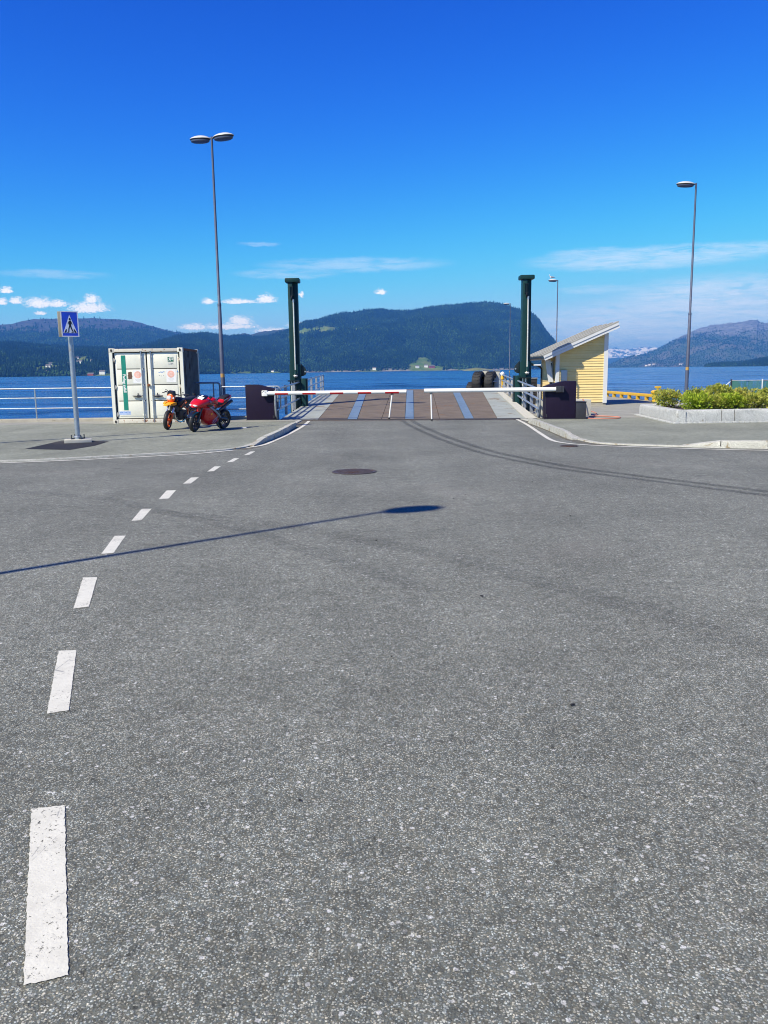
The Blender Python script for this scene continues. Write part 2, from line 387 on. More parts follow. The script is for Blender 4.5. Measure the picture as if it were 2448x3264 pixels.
# ------------------------------------------------------------------ mesh helpers
class MB:
    """Collects shapes; build() links them as ONE mesh object."""
    def __init__(self):
        self.bm = bmesh.new()

    def _add(self, vs, fs):
        v = [self.bm.verts.new(p) for p in vs]
        for f in fs:
            try:
                self.bm.faces.new([v[i] for i in f])
            except ValueError:
                pass
        return self

    def box(self, c, s, rot=None, bev=0.0):
        t = bmesh.new()
        bmesh.ops.create_cube(t, size=1.0)
        for v in t.verts:
            v.co = Vector((v.co.x * s[0], v.co.y * s[1], v.co.z * s[2]))
        if bev:
            bmesh.ops.bevel(t, geom=list(t.edges), offset=bev, segments=2, profile=0.6, affect='EDGES')
        M = Matrix.Translation(c)
        if rot is not None:
            M = M @ (rot if isinstance(rot, Matrix) else Matrix.Rotation(rot, 4, 'Z'))
        t.transform(M)
        return self._merge(t)

    def _merge(self, t):
        m = bpy.data.meshes.new('tmp')
        t.to_mesh(m)
        t.free()
        self.bm.from_mesh(m)
        bpy.data.meshes.remove(m)
        return self

    def hexa(self, p):
        """eight corners: bottom four, top four, both counter-clockwise from above"""
        return self._add(p, [(3, 2, 1, 0), (4, 5, 6, 7), (0, 1, 5, 4), (1, 2, 6, 5), (2, 3, 7, 6), (3, 0, 4, 7)])

    def prism(self, poly, d, M=None, bev=0.0):
        """polygon (x, y) pushed from z=0 to z=d, then moved by M"""
        t = bmesh.new()
        a = [t.verts.new((x, y, 0)) for x, y in poly]
        b = [t.verts.new((x, y, d)) for x, y in poly]
        n = len(poly)
        t.faces.new(a[::-1])
        t.faces.new(b)
        for i in range(n):
            t.faces.new((a[i], a[(i + 1) % n], b[(i + 1) % n], b[i]))
        bmesh.ops.recalc_face_normals(t, faces=list(t.faces))
        if bev:
            bmesh.ops.bevel(t, geom=list(t.edges), offset=bev, segments=2, profile=0.6, affect='EDGES')
        if M is not None:
            t.transform(M)
        return self._merge(t)

    def sheet(self, poly, z=0.0):
        return self._add([(x, y, z) if len(p) == 2 else p for p in poly for (x, y) in [p[:2]]], [tuple(range(len(poly)))])

    def ring(self, rings, closed=True, caps=True):
        """skin between rings of equal length"""
        vs = [p for r_ in rings for p in r_]
        n = len(rings[0])
        fs = []
        for i in range(len(rings) - 1):
            for j in range(n if closed else n - 1):
                k = (j + 1) % n
                fs.append((i * n + j, i * n + k, (i + 1) * n + k, (i + 1) * n + j))
        if caps and closed:
            fs.append(tuple(range(n))[::-1])
            fs.append(tuple((len(rings) - 1) * n + j for j in range(n)))
        return self._add(vs, fs)

    def tube(self, pts, r, n=10, caps=True):
        pts = [Vector(p) for p in pts]
        rr = r if isinstance(r, (list, tuple)) else [r] * len(pts)
        rings, prev = [], None
        for i, p in enumerate(pts):
            d = (pts[min(i + 1, len(pts) - 1)] - pts[max(i - 1, 0)]).normalized()
            if prev is None:
                ref = Vector((0, 0, 1)) if abs(d.z) < 0.9 else Vector((1, 0, 0))
                x = d.cross(ref).normalized()
            else:
                x = (prev - d * prev.dot(d)).normalized()
            prev = x
            y = d.cross(x)
            rings.append([p + (x * math.cos(2 * math.pi * k / n) + y * math.sin(2 * math.pi * k / n)) * rr[i] for k in range(n)])
        return self.ring(rings, True, caps)

    def lathe(self, prof, n=24, M=None, caps=False):
        """(radius, height) profile turned round z"""
        M = M or Matrix.Identity(4)
        rings = [[M @ Vector((r_ * math.cos(2 * math.pi * k / n), r_ * math.sin(2 * math.pi * k / n), z)) for k in range(n)] for r_, z in prof]
        return self.ring(rings, True, caps)

    def build(self, name, m, parent=None, smooth=35.0, loc=None, recalc=True):
        if recalc:
            bmesh.ops.recalc_face_normals(self.bm, faces=list(self.bm.faces))
        me = bpy.data.meshes.new(name)
        self.bm.to_mesh(me)
        self.bm.free()
        me.materials.append(m)
        if smooth:
            me.shade_smooth()
            me.set_sharp_from_angle(angle=R(smooth))
        return link(bpy.data.objects.new(name, me), parent, loc)


def link(o, parent=None, loc=None):
    col.objects.link(o)
    if parent is not None:
        o.parent = parent
    if loc is not None:
        o.location = loc
    return o


def tag(o, label=None, cat=None, group=None, kind=None):
    for k, v in (('label', label), ('category', cat), ('group', group), ('kind', kind)):
        if v:
            o[k] = v
    return o


def thing(name, label, cat, loc=(0, 0, 0), rz=0.0, group=None, rot=None):
    o = link(bpy.data.objects.new(name, None))
    o.empty_display_size = 0.2
    o.location = loc
    o.rotation_euler = rot if rot else (0, 0, rz)
    return tag(o, label, cat, group)


def copy_tree(o, parent=None):
    c = o.copy()
    col.objects.link(c)
    c.parent = parent
    for ch in list(o.children):
        copy_tree(ch, c)
    return c


def again(mesh_obj, parent, loc=None, rot=None):
    """another object that shares a mesh"""
    c = mesh_obj.copy()
    col.objects.link(c)
    c.parent = parent
    if loc is not None:
        c.location = loc
    if rot is not None:
        c.rotation_euler = rot
    return c


def text_mesh(s, size, name, m, parent, M, bold=0.0, spacing=1.0):
    cu = bpy.data.curves.new('tmp_text', 'FONT')
    cu.body, cu.size, cu.align_x, cu.align_y = s, size, 'CENTER', 'CENTER'
    cu.offset, cu.space_character, cu.resolution_u = bold, spacing, 3
    t = bpy.data.objects.new('tmp_text', cu)
    col.objects.link(t)
    bpy.context.view_layer.update()
    me = bpy.data.meshes.new_from_object(t.evaluated_get(bpy.context.evaluated_depsgraph_get()))
    bpy.data.objects.remove(t)
    bpy.data.curves.remove(cu)
    me.transform(M)
    me.name = name
    me.materials.clear()
    me.materials.append(m)
    return link(bpy.data.objects.new(name, me), parent)


def curve_pts(pts, n=6, closed=False):
    """Catmull-Rom through the points"""
    P = [Vector(p) for p in pts]
    out = []
    for i in range(len(P) - 1):
        p0, p1, p2, p3 = P[max(i - 1, 0)], P[i], P[i + 1], P[min(i + 2, len(P) - 1)]
        for k in range(n):
            t = k / n
            out.append(0.5 * ((2 * p1) + (p2 - p0) * t + (2 * p0 - 5 * p1 + 4 * p2 - p3) * t * t + (3 * p1 - p0 - 3 * p2 + p3) * t ** 3))
    out.append(P[-1])
    return out


def ribbon(pts, w, z, off=0.0):
    """flat band of width w (number or list) along a line, at height z"""
    P = [Vector((p[0], p[1], 0)) for p in pts]
    a, b = [], []
    for i, p in enumerate(P):
        d = (P[min(i + 1, len(P) - 1)] - P[max(i - 1, 0)]).normalized()
        nrm = Vector((-d.y, d.x, 0))
        ww = w[i] if isinstance(w, (list, tuple)) else w
        q = p + nrm * off
        a.append((q + nrm * ww / 2).to_tuple()[:2] + (z,))
        b.append((q - nrm * ww / 2).to_tuple()[:2] + (z,))
    mb = MB()
    n = len(P)
    mb._add(a + b, [(i, n + i, n + i + 1, i + 1) for i in range(n - 1)])
    return mb


def setting(name, mb, m, **k):
    return tag(mb.build(name, m, **k), kind='structure')


# ------------------------------------------------------------------ water
WATER_Z = -1.8


def water_mat():
    m, q = new_mat('fjord_water')
    P = q.add('ShaderNodeNewGeometry').outputs['Position']
    lee = q.noise(q.mapping(P, scale=(0.0035, 0.012, 1), loc=(2.2, 0, 0)), 1.0, 5.0, 0.6, 0.4)
    streak = q.noise(q.mapping(P, scale=(0.006, 0.06, 1), loc=(0.3, 1.7, 0)), 1.0, 5.0, 0.62, 0.3)
    calm = q.step(lee, 0.42, 0.62)
    fine = q.noise(q.mapping(P, scale=(0.9, 1.5, 1)), 2.1, 4.0, 0.65)
    wave = q.noise(q.mapping(P, scale=(0.16, 0.34, 1), rot=(0, 0, R(8))), 1.0, 5.0, 0.62)
    swell = q.noise(q.mapping(P, scale=(0.03, 0.08, 1), rot=(0, 0, R(-6))), 1.0, 4.0, 0.6)
    h = q.m('ADD', q.m('MULTIPLY', fine, 0.16), q.m('ADD', q.m('MULTIPLY', wave, 1.3), q.m('MULTIPLY', swell, 2.6)))
    h = q.m('MULTIPLY', h, q.step(calm, 0, 1, 1.0, 0.55, smooth=False))
    bn = q.add('ShaderNodeBump', None, Height=h, Strength=1.0, Distance=0.55)
    gust = q.noise(q.mapping(P, scale=(0.035, 0.045, 1), rot=(0, 0, R(5))), 1.0, 8.0, 0.72, 0.5)
    dark = q.m('MULTIPLY', q.step(gust, 0.5, 0.62), q.step(calm, 0, 1, 1.0, 0.5, smooth=False))
    deep = q.mix(q.step(streak, 0.4, 0.62), (0.003, 0.026, 0.135), (0.014, 0.095, 0.33))
    deep = q.mix(dark, deep, (0.001, 0.012, 0.07))
    b = q.add('ShaderNodeBsdfPrincipled', None, Base_Color=deep, Roughness=q.step(dark, 0, 1, 0.16, 0.3, smooth=False), IOR=1.33, Normal=bn)
    q.put(b.inputs['Specular IOR Level'], q.step(dark, 0, 1, 0.5, 0.28, smooth=False))
    q.add('ShaderNodeOutputMaterial', None, Surface=b)
    return m


X0, X1, Y0, Y1 = -15000.0, 15000.0, -1500.0, 21000.0
setting('water', MB().sheet([(X0 + 5, Y0 + 5), (X1 - 5, Y0 + 5), (X1 - 5, Y1 - 5), (X0 + 5, Y1 - 5)], WATER_Z), water_mat(), smooth=None)

# ------------------------------------------------------------------ hills across the fjord: (ridge x, y, height, shore x, y)
FELL = [(-5200, 4700, 190, -3300, 3000), (-4500, 5000, 230, -2900, 3200), (-3771, 5295, 258, -2436, 3421), (-3190, 5664, 291, -2061, 3660), (-2672, 5925, 352, -1727, 3829), (-2485, 6006, 393, -1606, 3881), (-2313, 6075, 401, -1494, 3925), (-2076, 6160, 405, -1341, 3980), (-1839, 6234, 387, -1188, 4028), (-1734, 6264, 357, -1120, 4048), (-1597, 6301, 319, -1032, 4071), (-1445, 6337, 284, -934, 4095), (-1274, 6374, 232, -823, 4119), (-1093, 6407, 149, -706, 4140)]
FOREST_W = [(-3200, 2100, 60, -2100, 1300), (-2700, 2500, 80, -1750, 1600), (-2230, 2826, 95, -1424, 1806), (-1876, 3116, 114, -1186, 1970), (-1517, 3347, 124, -949, 2095), (-1426, 3428, 120, -883, 2124), (-1329, 3507, 111, -815, 2151), (-1189, 3596, 106, -722, 2184), (-1089, 3667, 109, -655, 2205), (-996, 3732, 132, -593, 2222), (-925, 3789, 157, -546, 2234), (-895, 4020, 180, -527, 2367), (-891, 4245, 194, -524, 2496), (-875, 4471, 197, -514, 2625), (-824, 4526, 190, -502, 2755), (-770, 4535, 193, -486, 2865), (-704, 4546, 188, -450, 2903), (-622, 4558, 182, -401, 2942), (-505, 4572, 170, -329, 2982)]
KNOLL = [(-988, 5512, 209, -882, 4922), (-957, 5518, 235, -855, 4926), (-930, 5522, 255, -831, 4930), (-904, 5527, 263, -807, 4934), (-876, 5531, 257, -783, 4938), (-859, 5534, 251, -767, 4941), (-832, 5538, 259, -743, 4944), (-797, 5543, 270, -712, 4949), (-749, 5550, 278, -668, 4955), (-694, 5557, 280, -619, 4961), (-624, 5565, 285, -557, 4969), (-561, 5572, 277, -501, 4975), (-490, 5579, 256, -437, 4981)]
DOME = [(-705, 4546, 163, -460, 2965), (-625, 4584, 188, -407, 2989), (-543, 4620, 211, -354, 3012), (-477, 4654, 238, -311, 3033), (-452, 4683, 255, -294, 3051), (-421, 4712, 273, -274, 3069), (-362, 4743, 284, -236, 3089), (-288, 4774, 306, -187, 3108), (-170, 4806, 322, -111, 3128), (-31, 4835, 338, -20, 3147), (62, 4860, 338, 41, 3163), (164, 4884, 333, 107, 3178), (231, 4886, 348, 151, 3192), (445, 4854, 364, 293, 3199), (544, 4826, 368, 362, 3208), (623, 4799, 368, 418, 3218), (683, 4773, 355, 462, 3228), (774, 4742, 326, 528, 3234), (843, 4712, 297, 580, 3242), (881, 4687, 249, 639, 3397), (917, 4663, 191, 718, 3647), (958, 4637, 132, 805, 3896), (1004, 4609, 75, 902, 4142), (1059, 4579, 6, 1014, 4384)]
EAST = [(1972, 7547, -11, 1770, 6773), (2086, 7605, 27, 1814, 6613), (2256, 7646, 82, 1900, 6440), (2392, 7694, 109, 1951, 6275), (2563, 7729, 172, 2023, 6102), (2739, 7759, 264, 2130, 6035), (2933, 7780, 348, 2258, 5988), (3089, 7811, 375, 2354, 5951), (3285, 7824, 396, 2478, 5901), (3473, 7836, 414, 2593, 5851), (3520, 7880, 404, 2610, 5845), (3580, 7910, 394, 2640, 5830), (3639, 7949, 398, 2664, 5819), (4035, 7853, 439, 2925, 5692), (4725, 7559, 439, 3392, 5427), (5515, 7112, 296, 3922, 5058), (6500, 6300, 180, 4600, 4400)]
SNOW = [(3372, 18698, 390, 2840, 15746), (4435, 18475, 412, 3735, 15558), (4926, 18350, 402, 4148, 15453), (5110, 18300, 425, 4303, 15410), (5237, 18264, 389, 4410, 15380), (5457, 18200, 398, 4595, 15326), (5635, 18145, 427, 4746, 15280), (5948, 18045, 414, 5009, 15196), (6547, 17836, 367, 5514, 15020), (7124, 17614, 367, 5999, 14833)]
BLUE = [(2576, 12232, 40, 2267, 10764), (2922, 12154, 102, 2572, 10695), (3245, 12071, 132, 2855, 10623), (3412, 12025, 142, 3003, 10582), (3554, 11984, 122, 3127, 10546), (3842, 11895, 43, 3381, 10468), (4123, 11800, -10, 3628, 10384)]
HEAD = [(1532, 4018, -4, 1354, 3551), (1568, 4004, 3, 1363, 3480), (1616, 3985, 7, 1381, 3406), (1692, 3953, 10, 1421, 3321), (1741, 3932, 18, 1437, 3246), (1799, 3906, 30, 1459, 3168), (1975, 3820, 47, 1573, 3042), (2190, 3701, 56, 1712, 2894), (2562, 3454, 39, 1966, 2651), (3300, 2900, 50, 2500, 2200)]
ISLET = [(205, 2140, -1.5, 202, 2112), (218, 2139, 2, 216, 2110), (228, 2138, 4, 226, 2108), (240, 2137, 6, 237, 2107), (258, 2135, 4, 255, 2108), (276, 2132, 1.5, 273, 2108), (288, 2131, -1.5, 283, 2110)]
# clearings and fields on the slopes: centre, half-lengths
MEADOWS = [(-884, 2664, 95, 75), (-940, 2722, 60, 45), (-905, 2500, 60, 30), (-720, 2215, 60, 18), (-476, 2899, 75, 25), (-495, 2815, 60, 25), (-209, 4140, 90, 130), (-156, 3960, 80, 90), (-345, 4200, 110, 60), (-60, 3560, 40, 40),
           (148, 3236, 75, 55), (172, 3330, 36, 80), (160, 3400, 26, 50), (247, 3258, 70, 24), (196, 3215, 60, 20), (-56, 3152, 60, 14), (340, 3206, 50, 10), (120, 3195, 40, 14)]
# open ground below the farmhouses of the left slope
MEADOWS += [(x * 0.985, y * 0.98, 26, 80) for x, y in ((-742, 2223), (-899, 2503), (-949, 2624), (-950, 2538), (-925, 2326), (-939, 2379), (-919, 2660), (-1013, 2795), (-387, 2971))]


def catmull(a, n):
    a = np.asarray(a, float)
    out = []
    for i in range(len(a) - 1):
        p0, p1, p2, p3 = a[max(i - 1, 0)], a[i], a[i + 1], a[min(i + 2, len(a) - 1)]
        for k in range(n):
            t = k / n
            out.append(0.5 * (2 * p1 + (p2 - p0) * t + (2 * p0 - 5 * p1 + 4 * p2 - p3) * t * t + (3 * p1 - p0 - 3 * p2 + p3) * t ** 3))
    out.append(a[-1])
    return np.array(out)


TERRAIN = {}


def terrain(name, pts, m, sub=8, rows=46, p=0.9, amp=20.0, ns=420.0, crag=3.0, rock_top=2.0, rock_h=None, back=1.3, wooded=True):
    L = catmull(pts, sub)
    nc = len(L)
    verts, wood, field, rock = [], [], [], []
    for j in range(rows):
        t = -0.03 + (back + 0.03) * j / (rows - 1)
        for i in range(nc):
            rx, ry, rh, sx_, sy_ = L[i]
            x, y = sx_ + (rx - sx_) * t, sy_ + (ry - sy_) * t
            edge = min(1.0, i / 5.0, (nc - 1 - i) / 5.0)
            if t <= 0:
                z = WATER_Z + t * 120
            else:
                tt = min(t, 1.0)
                z = WATER_Z + (rh - WATER_Z) * tt ** p
                if t > 1:
                    z -= (t - 1) * 1.3 * max(rh, 5)
                w = min(1.0, tt * 4) * (1.0 - 0.94 * max(0.0, min(1.0, (tt - 0.55) / 0.45)))
                a_ = noise.fractal(Vector((x / ns, y / ns, 3.1)), 0.9, 2.1, 6)
                gully = -abs(noise.noise(Vector((x / ns * 2.3, y / ns * 0.7, 9.0)))) + 0.25
                z += (a_ * 0.7 + gully * 0.8) * amp * w * min(1.0, abs(rh) / 90.0)
                z += noise.fractal(Vector((x / 60.0, y / 60.0, 1.3)), 0.8, 2.1, 4) * crag * min(1, tt * 5) * edge
            verts.append((x, y, z))
            fm = 0.0
            for (mx, my, ax, ay) in MEADOWS:
                q_ = ((x - mx) / ax) ** 2 + ((y - my) / ay) ** 2
                q_ += noise.noise(Vector((x / 40, y / 40, 5))) * 0.7
                fm = max(fm, min(1.0, max(0.0, (1.25 - q_) * 2)))
            hh = rock_h if rock_h else rh * rock_top
            rk = max(0.0, min(1.0, (z - hh + noise.fractal(Vector((x / 160, y / 160, 2)), 0.8, 2, 5) * 0.25 * max(hh, 40)) / (0.22 * max(hh, 40))))
            shore = 1.0 if 0 <= t < 0.008 else 0.0
            field.append(fm)
            rock.append(max(rk, shore))
            wood.append(0.0 if (t < 0.006 or t > 1.12 or z < WATER_Z + 2.0) else max(0.0, 1 - fm * 1.3) * (1 - 0.97 * rk))
    faces = [(j * nc + i, j * nc + i + 1, (j + 1) * nc + i + 1, (j + 1) * nc + i) for j in range(rows - 1) for i in range(nc - 1)]
    me = bpy.data.meshes.new(name)
    me.from_pydata(verts, [], faces)
    for k, v in (('wood', wood), ('meadow', field), ('rock', rock)):
        at_ = me.attributes.new(k, 'FLOAT', 'POINT')
        at_.data.foreach_set('value', v)
    me.materials.append(m)
    me.shade_smooth()
    o = tag(link(bpy.data.objects.new(name, me)), kind='structure')
    TERRAIN[name] = BVHTree.FromPolygons([Vector(v) for v in verts], faces)
    return o


def height(name, x, y):
    h = TERRAIN[name].ray_cast(Vector((x, y, 3000)), Vector((0, 0, -1)))
    return h[0].z if h[0] else 0.0


def hill_mat(name, green_a, green_b, rock_c, snow=None, heath=None):
    m, q = new_mat(name)
    P = q.add('ShaderNodeNewGeometry').outputs['Position']
    fa = q.add('ShaderNodeAttribute', {'attribute_name': 'meadow'}).outputs['Fac']
    ra = q.add('ShaderNodeAttribute', {'attribute_name': 'rock'}).outputs['Fac']
    n = q.noise(q.mapping(P, scale=(1, 1, 1.6)), 0.028, 6.0, 0.68)
    n2_ = q.noise(P, 0.005, 5.0, 0.6)
    c = q.mix(q.step(n, 0.32, 0.68), green_a, green_b)
    if heath:
        c = q.mix(q.step(q.m('ADD', n2_, q.m('MULTIPLY', n, 0.3)), 0.6, 0.78), c, heath)
    rk = q.mix(q.step(q.noise(P, 0.02, 6.0, 0.7), 0.4, 0.62), rock_c, tuple(x * 0.45 for x in rock_c))
    c = q.mix(ra, c, rk)
    grass = q.mix(q.step(q.noise(P, 0.03, 4.0), 0.4, 0.6), (0.08, 0.14, 0.025), (0.14, 0.175, 0.045))
    c = q.mix(fa, c, grass)
    if snow:
        sp = q.noise(q.mapping(P, scale=(1.3, 0.7, 1)), 0.0045, 6.0, 0.72)
        sz = q.add('ShaderNodeSeparateXYZ', None, Vector=P).outputs[2]
        c = q.mix(q.m('MULTIPLY', q.step(sp, 0.47, 0.53), q.step(sz, snow, snow + 90)), c, (0.9, 0.92, 0.95))
    b = q.add('ShaderNodeBsdfPrincipled', None, Base_Color=c, Roughness=0.95)
    b.inputs['Specular IOR Level'].default_value = 0.1
    bn = q.add('ShaderNodeBump', None, Height=q.noise(P, 0.06, 5.0, 0.7), Strength=0.8, Distance=9.0)
    q.put(b.inputs['Normal'], bn)
    q.add('ShaderNodeOutputMaterial', None, Surface=b)
    return m


HM_FELL = hill_mat('fell_ground', (0.014, 0.032, 0.018), (0.03, 0.045, 0.026), (0.07, 0.078, 0.092), heath=(0.05, 0.047, 0.042))
HM_WOOD = hill_mat('wooded_ground', (0.01, 0.022, 0.01), (0.02, 0.036, 0.014), (0.28, 0.27, 0.25))
HM_EAST = hill_mat('east_ground', (0.03, 0.06, 0.04), (0.065, 0.085, 0.055), (0.19, 0.205, 0.235), heath=(0.1, 0.1, 0.085))
HM_SNOW = hill_mat('snow_fell_ground', (0.05, 0.07, 0.08), (0.1, 0.11, 0.12), (0.2, 0.21, 0.22), snow=150)
HM_LOW = hill_mat('low_ground', (0.02, 0.04, 0.02), (0.045, 0.06, 0.025), (0.3, 0.28, 0.24))
HM_ISLET = hill_mat('islet_ground', (0.1, 0.13, 0.04), (0.2, 0.2, 0.08), (0.3, 0.28, 0.2))

fell = terrain('hill', FELL, HM_FELL, rows=52, amp=60, ns=700, crag=5, rock_h=250)
west = terrain('hill', FOREST_W, HM_WOOD, sub=9, rows=60, amp=36, ns=330, crag=4)
TERRAIN['west'] = TERRAIN['hill']
knoll = terrain('hill', KNOLL, HM_FELL, sub=8, rows=20, amp=10, ns=200, crag=5, rock_top=0.93)
dome = terrain('hill', DOME, HM_WOOD, sub=10, rows=80, amp=75, ns=380, crag=5)
TERRAIN['dome'] = TERRAIN['hill']
east = terrain('hill', EAST, HM_EAST, rows=70, amp=95, ns=600, crag=12, rock_h=240)
TERRAIN['east'] = TERRAIN['hill']
terrain('hill', SNOW, HM_SNOW, sub=12, rows=24, amp=60, ns=900, crag=25)
terrain('hill', BLUE, HM_LOW, rows=20, amp=20, ns=500, crag=6)
head = terrain('hill', HEAD, HM_LOW, sub=9, rows=26, amp=10, ns=200, crag=3)
terrain('islet', ISLET, HM_ISLET, rows=14, amp=2, ns=30, crag=0.6, back=2.0, p=0.7)


# ------------------------------------------------------------------ woods on the slopes (nobody could count these trees)
def tree_mat(name, a, b):
    m, q = new_mat(name)
    rnd = q.add('ShaderNodeObjectInfo').outputs['Random']
    P = q.add('ShaderNodeNewGeometry').outputs['Position']
    big = q.step(q.noise(q.mapping(P, scale=(1, 0.6, 2.0)), 0.0075, 5.0, 0.65), 0.4, 0.6)
    f = q.m('ADD', q.m('MULTIPLY', rnd, 0.28), q.m('MULTIPLY', big, 0.62))
    bs = q.add('ShaderNodeBsdfPrincipled', None, Base_Color=q.mix(f, a, b), Roughness=0.9)
    bs.inputs['Specular IOR Level'].default_value = 0.1
    q.add('ShaderNodeOutputMaterial', None, Surface=bs)
    return m


TM_SPRUCE = tree_mat('spruce_crown', (0.003, 0.012, 0.007), (0.014, 0.036, 0.014))
TM_BIRCH = tree_mat('birch_crown', (0.006, 0.022, 0.008), (0.04, 0.09, 0.022))


def forest(src, d_spruce, d_birch, seed, size=1.0):
    ng = bpy.data.node_groups.new('forest_nodes', 'GeometryNodeTree')
    ng.interface.new_socket('Geometry', in_out='INPUT', socket_type='NodeSocketGeometry')
    ng.interface.new_socket('Geometry', in_out='OUTPUT', socket_type='NodeSocketGeometry')
    N, Lk = ng.nodes.new, ng.links.new
    gi, go, join = N('NodeGroupInput'), N('NodeGroupOutput'), N('GeometryNodeJoinGeometry')
    att = N('GeometryNodeInputNamedAttribute')
    att.data_type = 'FLOAT'
    att.inputs['Name'].default_value = 'wood'
    fl = [s for s in att.outputs if s.type == 'VALUE'][0]
    for k, (dens, m) in enumerate(((d_spruce, TM_SPRUCE), (d_birch, TM_BIRCH))):
        mul = N('ShaderNodeMath')
        mul.operation = 'MULTIPLY'
        mul.inputs[1].default_value = dens
        Lk(fl, mul.inputs[0])
        dp = N('GeometryNodeDistributePointsOnFaces')
        dp.inputs['Seed'].default_value = seed + k
        Lk(gi.outputs[0], dp.inputs['Mesh'])
        Lk(mul.outputs[0], dp.inputs['Density'])
        if k == 0:
            pr = N('GeometryNodeMeshCone')
            pr.inputs['Vertices'].default_value = 6
            pr.inputs['Radius Bottom'].default_value = 3.6 * size
            pr.inputs['Radius Top'].default_value = 0.2
            pr.inputs['Depth'].default_value = 15.0 * size
        else:
            pr = N('GeometryNodeMeshIcoSphere')
            pr.inputs['Radius'].default_value = 4.6 * size
            pr.inputs['Subdivisions'].default_value = 1
        sm = N('GeometryNodeSetMaterial')
        sm.inputs['Material'].default_value = m
        Lk(pr.outputs['Mesh'], sm.inputs['Geometry'])
        tr = N('GeometryNodeTransform')
        tr.inputs['Translation'].default_value = (0, 0, -1.0 if k == 0 else 3.2 * size)
        Lk(sm.outputs[0], tr.inputs['Geometry'])
        rv = N('FunctionNodeRandomValue')
        rv.data_type = 'FLOAT_VECTOR'
        rv.inputs[0].default_value = (0.65, 0.65, 0.6)
        rv.inputs[1].default_value = (1.35, 1.35, 1.4)
        rr = N('FunctionNodeRandomValue')
        rr.data_type = 'FLOAT_VECTOR'
        rr.inputs[0].default_value = (-0.05, -0.05, 0)
        rr.inputs[1].default_value = (0.05, 0.05, 6.28)
        ip = N('GeometryNodeInstanceOnPoints')
        Lk(dp.outputs['Points'], ip.inputs['Points'])
        Lk(tr.outputs[0], ip.inputs['Instance'])
        Lk(rv.outputs[0], ip.inputs['Scale'])
        Lk(rr.outputs[0], ip.inputs['Rotation'])
        Lk(ip.outputs[0], join.inputs[0])
    Lk(join.outputs[0], go.inputs[0])
    o = link(bpy.data.objects.new('forest', src.data.copy()))
    md = o.modifiers.new('trees', 'NODES')
    md.node_group = ng
    return tag(o, kind='stuff')


forest(west, 0.012, 0.0095, 1)
forest(dome, 0.0105, 0.009, 11)
forest(fell, 0.0022, 0.003, 21, 1.25)
forest(head, 0.012, 0.006, 31, 0.9)
forest(east, 0.0012, 0.0012, 41, 0.9)

# ------------------------------------------------------------------ haze over the fjord
hb = MB().box(((X0 + X1) / 2, (Y0 + Y1) / 2, (WATER_Z - 1.0 + 520) / 2), (X1 - X0, Y1 - Y0, 520 - WATER_Z + 1.0))
hm, q = new_mat('haze_air')
HAZE_DENSITY = 1.05e-4
pv = q.add('ShaderNodeVolumePrincipled', None, Density=HAZE_DENSITY, Anisotropy=0.0)
q.put(pv.inputs['Color'], (0.085, 0.35, 1.0))
pv.inputs['Absorption Color'].default_value = (0.2, 0.2, 0.2, 1)
q.add('ShaderNodeOutputMaterial', None, Volume=pv)
haze = hb.build('haze', hm, smooth=None)
tag(haze, kind='stuff')

# ------------------------------------------------------------------ quay, road, pavements
QUAY = [(-46, -42), (46, -42), (46, 41.6), (14.15, 41.6), (13.75, 52.0), (7.0, 52.0), (6.95, 46.4), (6.62, 34.0), (5.75, 33.8), (5.5, 28.95), (-3.95, 30.15), (-3.98, 31.35), (-46, 32.0)]
setting('quay', MB().prism(QUAY, 3.0, Matrix.Translation((0, 0, -3.004))), CONCRETE, smooth=None)
ROAD = [(-46, -42), (46, -42), (46, 30.0), (5.6, 29.0), (5.45, 28.9), (-3.9, 30.08), (-3.95, 30.3), (-46, 31.0)]
road = setting('road', MB().sheet(ROAD, 0.0), M_ROAD, smooth=None)

KERB_L = [(-2.98, 29.7), (-3.0, 28.0), (-2.98, 26.3), (-2.99, 24.6), (-3.02, 22.8), (-3.11, 20.95), (-3.24, 19.6), (-3.42, 19.02), (-3.8, 18.58), (-4.95, 18.0), (-6.68, 17.18), (-7.86, 16.87), (-12, 15.9), (-20, 14.3), (-46, 9.5)]
KERB_R = [(4.86, 28.9), (4.96, 27.3), (4.98, 26.5), (4.97, 24.5), (4.93, 22.4), (4.85, 20.9), (4.84, 20.2), (4.98, 19.25), (5.4, 18.75), (6.13, 18.32), (7.15, 17.8), (8.18, 17.45), (12, 16.2), (20, 14.0), (46, 7.5)]
PAVE_Z = 0.018
kl, kr = [p.to_tuple()[:2] for p in curve_pts([(x, y, 0) for x, y in KERB_L], 4)], [p.to_tuple()[:2] for p in curve_pts([(x, y, 0) for x, y in KERB_R], 4)]
setting('pavement', MB().prism(kl + [(-46, 30.6), (-4.0, 29.95), (-3.0, 29.85)], 0.026, Matrix.Translation((0, 0, PAVE_Z - 0.026))), M_PAVE, smooth=None)
setting('pavement', MB().prism(kr[::-1] + [(5.45, 28.78), (8.9, 28.55), (11.0, 29.5), (46, 30.5)], 0.026, Matrix.Translation((0, 0, PAVE_Z - 0.026))), M_PAVE, smooth=None)
setting('quay_apron', MB().sheet([(5.5, 28.75), (8.9, 28.5), (11.0, 29.2), (46, 30.2), (46, 41.5), (14.1, 41.5), (13.7, 51.9), (7.05, 51.9), (7.0, 46.3), (6.7, 34.0), (5.8, 33.7), (5.52, 28.96)], PAVE_Z + 0.004), APRON, smooth=None)
setting('quay_apron', MB().sheet([(-46, 29.9), (-4.0, 29.2), (-3.05, 29.1), (-3.0, 29.95), (-3.96, 30.12), (-3.98, 31.3), (-46, 31.95)], PAVE_Z + 0.004), APRON, smooth=None)
